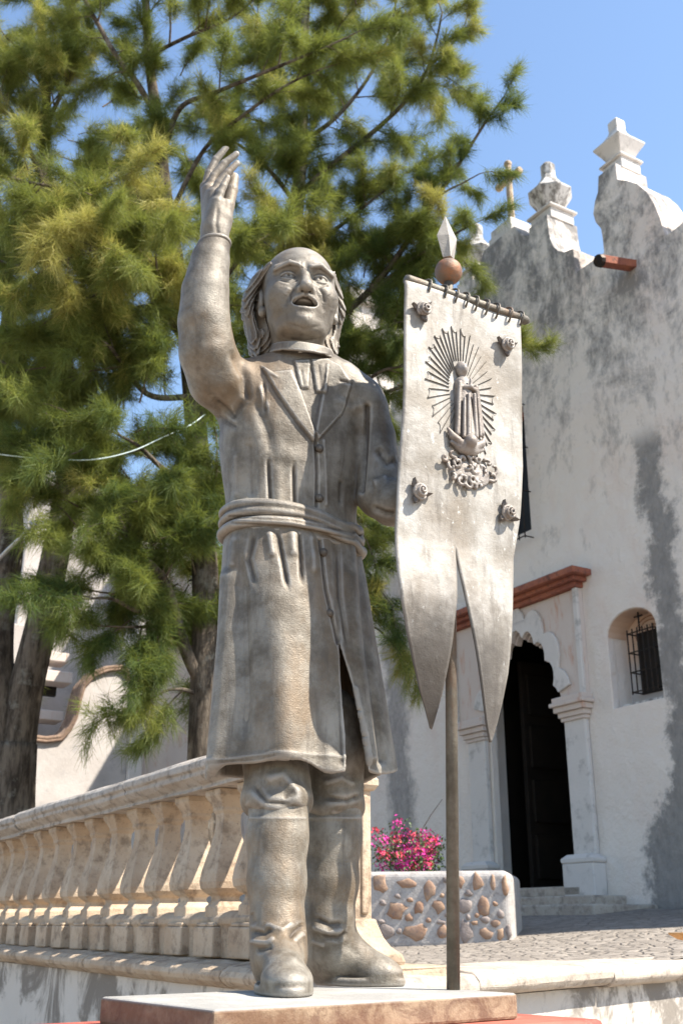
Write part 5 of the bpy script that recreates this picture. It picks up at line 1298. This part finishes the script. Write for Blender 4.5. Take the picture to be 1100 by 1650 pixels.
# rays
oc = bsz(743, 632); k_ = 0
def oval(a):
    A_ = .139; zt = bsz(737, 527)[1] - oc[1]; zb_ = oc[1] - bsz(745, 742)[1]
    return oc[0] + A_ * math.sin(a), oc[1] + (zt if math.cos(a) > 0 else zb_) * math.cos(a)
NR = 46
for i in range(NR):
    a = 2 * math.pi * (i + .5) / NR
    if math.cos(a) < -.95: continue
    e_ = oval(a); w_ = 1.0 if i % 2 == 0 else .93
    inn_ = .36 if abs(math.sin(a)) > .4 else .47
    p = (oc[0] + (e_[0] - oc[0]) * inn_, oc[1] + (e_[1] - oc[1]) * inn_); e2 = (oc[0] + (e_[0] - oc[0]) * w_, oc[1] + (e_[1] - oc[1]) * w_)
    tv = unit(np.array([e2[0] - p[0], e2[1] - p[1]])); nv = np.array([-tv[1], tv[0]]); hw0, hw1 = .0010, .0026
    def RP(q, o): return bpt(q[0], q[1], bulge(q[0], q[1]) + o)
    mid = (np.array(p) + np.array(e2)) / 2
    v = [];
    for c, hw in ((np.array(p), hw0), (mid, (hw0 + hw1) / 2), (np.array(e2), hw1)):
        v += [RP(c - nv * hw, -.002), RP(c + nv * hw * .3, -.002), RP(c + nv * hw * .2, .0040), RP(c - nv * hw * .15, .0040)]
    f = [(0, 4, 5, 1), (1, 5, 6, 2), (2, 6, 7, 3), (3, 7, 4, 0), (4, 8, 9, 5), (5, 9, 10, 6), (6, 10, 11, 7), (7, 11, 8, 4), (3, 2, 1, 0), (8, 9, 10, 11)]
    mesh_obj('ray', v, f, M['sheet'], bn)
# scalloped rim between the ray tips
for i in range(NR):
    a0, a1 = 2 * math.pi * (i + .5) / NR, 2 * math.pi * (i + 1.5) / NR
    if math.cos((a0 + a1) / 2) < -.80 or i % 2 == 1: continue
    if math.sin(a0) > .1 and math.cos(a0) > .2: continue
    pts = []
    for t in np.linspace(0, 1, 6):
        e_ = oval(a0 + (a1 - a0) * t * 1.0); w_ = 1 - .05 * math.sin(math.pi * t) - .07 * t
        c = (oc[0] + (e_[0] - oc[0]) * w_, oc[1] + (e_[1] - oc[1]) * w_); pts.append(bpt(c[0], c[1], bulge(*c) + .0005))
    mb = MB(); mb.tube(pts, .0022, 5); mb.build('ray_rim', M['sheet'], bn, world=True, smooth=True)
# cloud of curls at the foot of the figure
rc = random.Random(3); worms = []
cpx = [(708, 742), (722, 738), (736, 742), (750, 738), (764, 745), (780, 748), (793, 755), (715, 756), (730, 756), (745, 755), (760, 760), (776, 764), (790, 768), (724, 770), (740, 772), (756, 775), (770, 778), (748, 786), (735, 782), (765, 786), (755, 748), (728, 748), (770, 755)]
for px_, py_ in cpx:
    s_, z_ = bsz(px_ + rc.uniform(-3, 3), py_ + rc.uniform(-3, 3)); b = bulge(s_, z_); R0 = rc.uniform(.009, .017); a0 = rc.uniform(0, 6.28); sw = rc.uniform(3.2, 5.4) * rc.choice((-1, 1)); el_r = rc.uniform(.55, 1.0); tl = rc.uniform(0, 3.14)
    pts = []
    for k in range(8):
        t = k / 7.0; a = a0 + sw * t; r_ = R0 * (1 - .55 * t); x0, y0 = r_ * math.cos(a), r_ * el_r * math.sin(a)
        pts.append((s_ + x0 * math.cos(tl) - y0 * math.sin(tl), b + .007 + .010 * t * rc.uniform(.6, 1.2), z_ + x0 * math.sin(tl) + y0 * math.cos(tl)))
    worms.append((pts, [.0062 - .0022 * k / 7 for k in range(8)]))
def cloud_fn(P):
    q = to_local(P); s_, z_ = bsz(748, 762); d = ell(q, (s_, bulge(s_, z_), z_), (.084, .009, .046))
    for pts, rs in worms: d = smin(d, chain(q, pts, rs), .0015)
    return d
c = bpt(*bsz(749, 762)); V, Q = surface(cloud_fn, c - np.array([.12, .09, .08]), c + np.array([.12, .09, .08]), .0026)
np_mesh('relief_cloud', V, Q, M['relief'], bn)
s_, z_ = bsz(744, 719)
def angel_fn(P):                                          # small winged bearer under the hem
    q = to_local(P); b = bulge(s_, z_); q = (q - np.array([s_, b, z_])) / 1.45
    d = sphere(q, (0, .022, 0), .014); d = smin(d, ell(q, (0, .008, -.012), (.028, .014, .014)), .006)
    for sg in (-1, 1):
        d = smin(d, chain(q, [(sg * .01, .012, -.008), (sg * .035, .012, .006), (sg * .045, .010, .022)], [.010, .008, .003]), .004)
        d = smin(d, chain(q, [(sg * .012, .010, -.016), (sg * .038, .010, -.006)], [.008, .004]), .003)
    return d * 1.45
c = bpt(s_, z_); V, Q = surface(angel_fn, c - .11, c + .11, .0026); np_mesh('relief_bearer', V, Q, M['relief'], bn)
# four roses with leaves
for px_, py_, rr0 in ((677, 503, .3), (815, 557, 1.2), (670, 795, 2.0), (815, 828, .8)):
    s_, z_ = bsz(px_, py_); b = bulge(s_, z_); m_ = pm(bpt(s_, z_))
    rp = lambda a, c_, o_: bpt(s_ + a, z_ + c_, b + o_)
    mb = MB()
    spiral = []
    for k in range(46):
        t = k / 45.0; a = rr0 + t * 5.2 * math.pi; r_ = .003 + .019 * t; spiral.append(rp(r_ * math.cos(a), r_ * math.sin(a) * 1.05, .034 - .022 * t * t))
    mb.tube(spiral, [.0028 + .0022 * k / 45 for k in range(46)], 6)
    rings = [[rp(r_ * math.cos(a), r_ * math.sin(a), o_) for a in np.linspace(0, 2 * math.pi, 12, endpoint=False)] for r_, o_ in ((.012, -.004), (.021, .010), (.020, .018), (.012, .026), (.002, .028))]
    mb.loft(rings); rs_ = mb.build('rose', M['relief'], bn, smooth=True, world=True)
    for la in (rr0 * 2 + .3, rr0 * 2 + 2.3, rr0 * 2 + 4.3):
        mb = MB(); ca_, sa_ = math.cos(la), math.sin(la); v = []
        for t, w_ in ((.35, .004), (.6, .011), (.85, .010), (1.0, .006), (1.2, .001)):
            R__ = .034 * t
            for sg in (-1, 0, 1): v.append(rp(R__ * ca_ - sg * w_ * sa_, R__ * sa_ + sg * w_ * ca_, .007 + (.006 if sg == 0 else 0) + .006 * t))
        n0 = len(v); v += [tuple(np.array(q) - NB * .006) for q in v]; f = []
        for i in range(4):
            for j in range(2):
                a = i * 3 + j; f.append((a, a + 1, a + 4, a + 3)); f.append((a + 3 + n0, a + 4 + n0, a + 1 + n0, a + n0))
            a = i * 3; f.append((a, a + 3, a + 3 + n0, a + n0)); a = i * 3 + 2; f.append((a + 3, a, a + n0, a + 3 + n0))
        mb.add(v, f); mb.build('rose_leaf', M['relief'], rs_, world=True)
# left hand of the statue closed round the pole
pz_t = .58
pc = PBASE + (PTOP - PBASE) * .62; pz = at_y(690, 790, 2.85)[2]; pc = PBASE + (PTOP - PBASE) * ((pz - PBASE[2]) / (PTOP[2] - PBASE[2]))
el_ = S(662, 800, 2.86)
def fist_fn(P):
    d = chain(P, [el_, pc + np.array([-.055, .01, 0])], [.040, .030])
    d = smin(d, ell(P, pc + np.array([-.038, .012, 0]), (.026, .034, .045)), .02)
    for k in range(4):
        zf = .034 - .022 * k; arc = [pc + np.array([.030 * math.cos(a), .030 * math.sin(a), zf]) for a in np.linspace(math.pi * .85, -math.pi * .45, 6)]
        d = smin(d, chain(P, arc, [.0125, .012, .0115, .011, .0105, .009]), .002)
    arc = [pc + np.array([.031 * math.cos(a), .031 * math.sin(a), .020 + .01 * i]) for i, a in enumerate(np.linspace(-math.pi * .95, -math.pi * .35, 4))]
    return smin(d, chain(P, arc, [.013, .0125, .012, .010]), .004)
V, Q = surface(fist_fn, np.minimum(el_, pc) - .08, np.maximum(el_, pc) + .09, .0035); np_mesh('hand', V, Q, M['bronze'], statue)

# ------------------------------------------------------------------ passer-by in a straw hat, only the brim enters the picture
hp = at_y(1084, 1496, 5.0); hx_, hy_ = hp[0] + .262, 5.0
ps = thing('person', 'person in straw hat and blue shirt walking below the retaining wall', 'person', (hx_, hy_, 0))
def person_fn(P):
    q = P - np.array([hx_, hy_, 0]); d = ell(q, (0, 0, 1.47), (.075, .095, .115))
    d = smin(d, cap(q, (0, .01, 1.28), (0, 0, 1.40), .058, .055), .02)
    d = smin(d, ell(q, (0, 0, 1.12), (.175, .115, .22)), .03); d = smin(d, ell(q, (0, 0, .90), (.165, .115, .14)), .04)
    for sg in (-1, 1):
        d = smin(d, chain(q, [(sg * .15, 0, 1.24), (sg * .19, .01, .98), (sg * .19, -.05, .74)], [.056, .045, .034], .01), .03)
        d = smin(d, chain(q, [(sg * .19, -.05, .74), (sg * .188, -.07, .66)], [.034, .028]), .01)
        for k in range(4): d = smin(d, chain(q, [(sg * .188, -.085 + .02 * k, .66), (sg * .185, -.090 + .02 * k, .61), (sg * .178, -.088 + .02 * k, .57)], [.010, .009, .007]), .004)
        d = smin(d, cap(q, (sg * .18, -.09, .69), (sg * .165, -.115, .635), .011, .008), .006)
        d = smin(d, chain(q, [(sg * .085, 0, .86), (sg * .095, -.01 - .05 * sg, .48), (sg * .09, .02 - .07 * sg, .08)], [.092, .062, .046], .01), .03)
        d = smin(d, cap(q, (sg * .09, .03 - .07 * sg, .045), (sg * .10, -.13 - .07 * sg, .035), .042, .034), .02)
    d = smin(d, cap(q, (0, -.09, 1.47), (0, -.105, 1.45), .012, .014), .012)
    return np.maximum(d, .001 - P[:, 2])
V, Q = surface(person_fn, (hx_ - .32, hy_ - .32, 0), (hx_ + .32, hy_ + .25, 1.62), .011)
o = np_mesh('body', V, Q, M['skin'], ps)
o.data.materials.append(M['shirt']); o.data.materials.append(M['trousers'])
zc_ = V[Q].mean(1); lz = zc_[:, 2]; mi = np.where(lz < .92, 2, np.where((lz < 1.33) & ((np.abs(zc_[:, 0] - hx_) < .15) | (lz > 1.0)), 1, 0))
mi = np.where((np.abs(zc_[:, 0] - hx_) > .155) & (lz < 1.0) & (lz > .5), 0, mi); o.data.polygons.foreach_set('material_index', mi.astype(np.int32))
mb = MB(); mb.lathe((0, 0, 0), [(.088, 1.512), (.10, 1.505), (.24, 1.535), (.275, 1.555), (.277, 1.562), (.24, 1.543), (.10, 1.518), (.095, 1.56), (.088, 1.62), (.06, 1.645), (.01, 1.64)], 28); hat_ = mb.build('straw_hat', M['straw'], ps, smooth=True)
mb = MB(); mb.lathe((0, 0, 0), [(.099, 1.520), (.101, 1.524), (.098, 1.548), (.096, 1.55)], 28); mb.build('hat_band', M['trousers'], hat_, smooth=True)
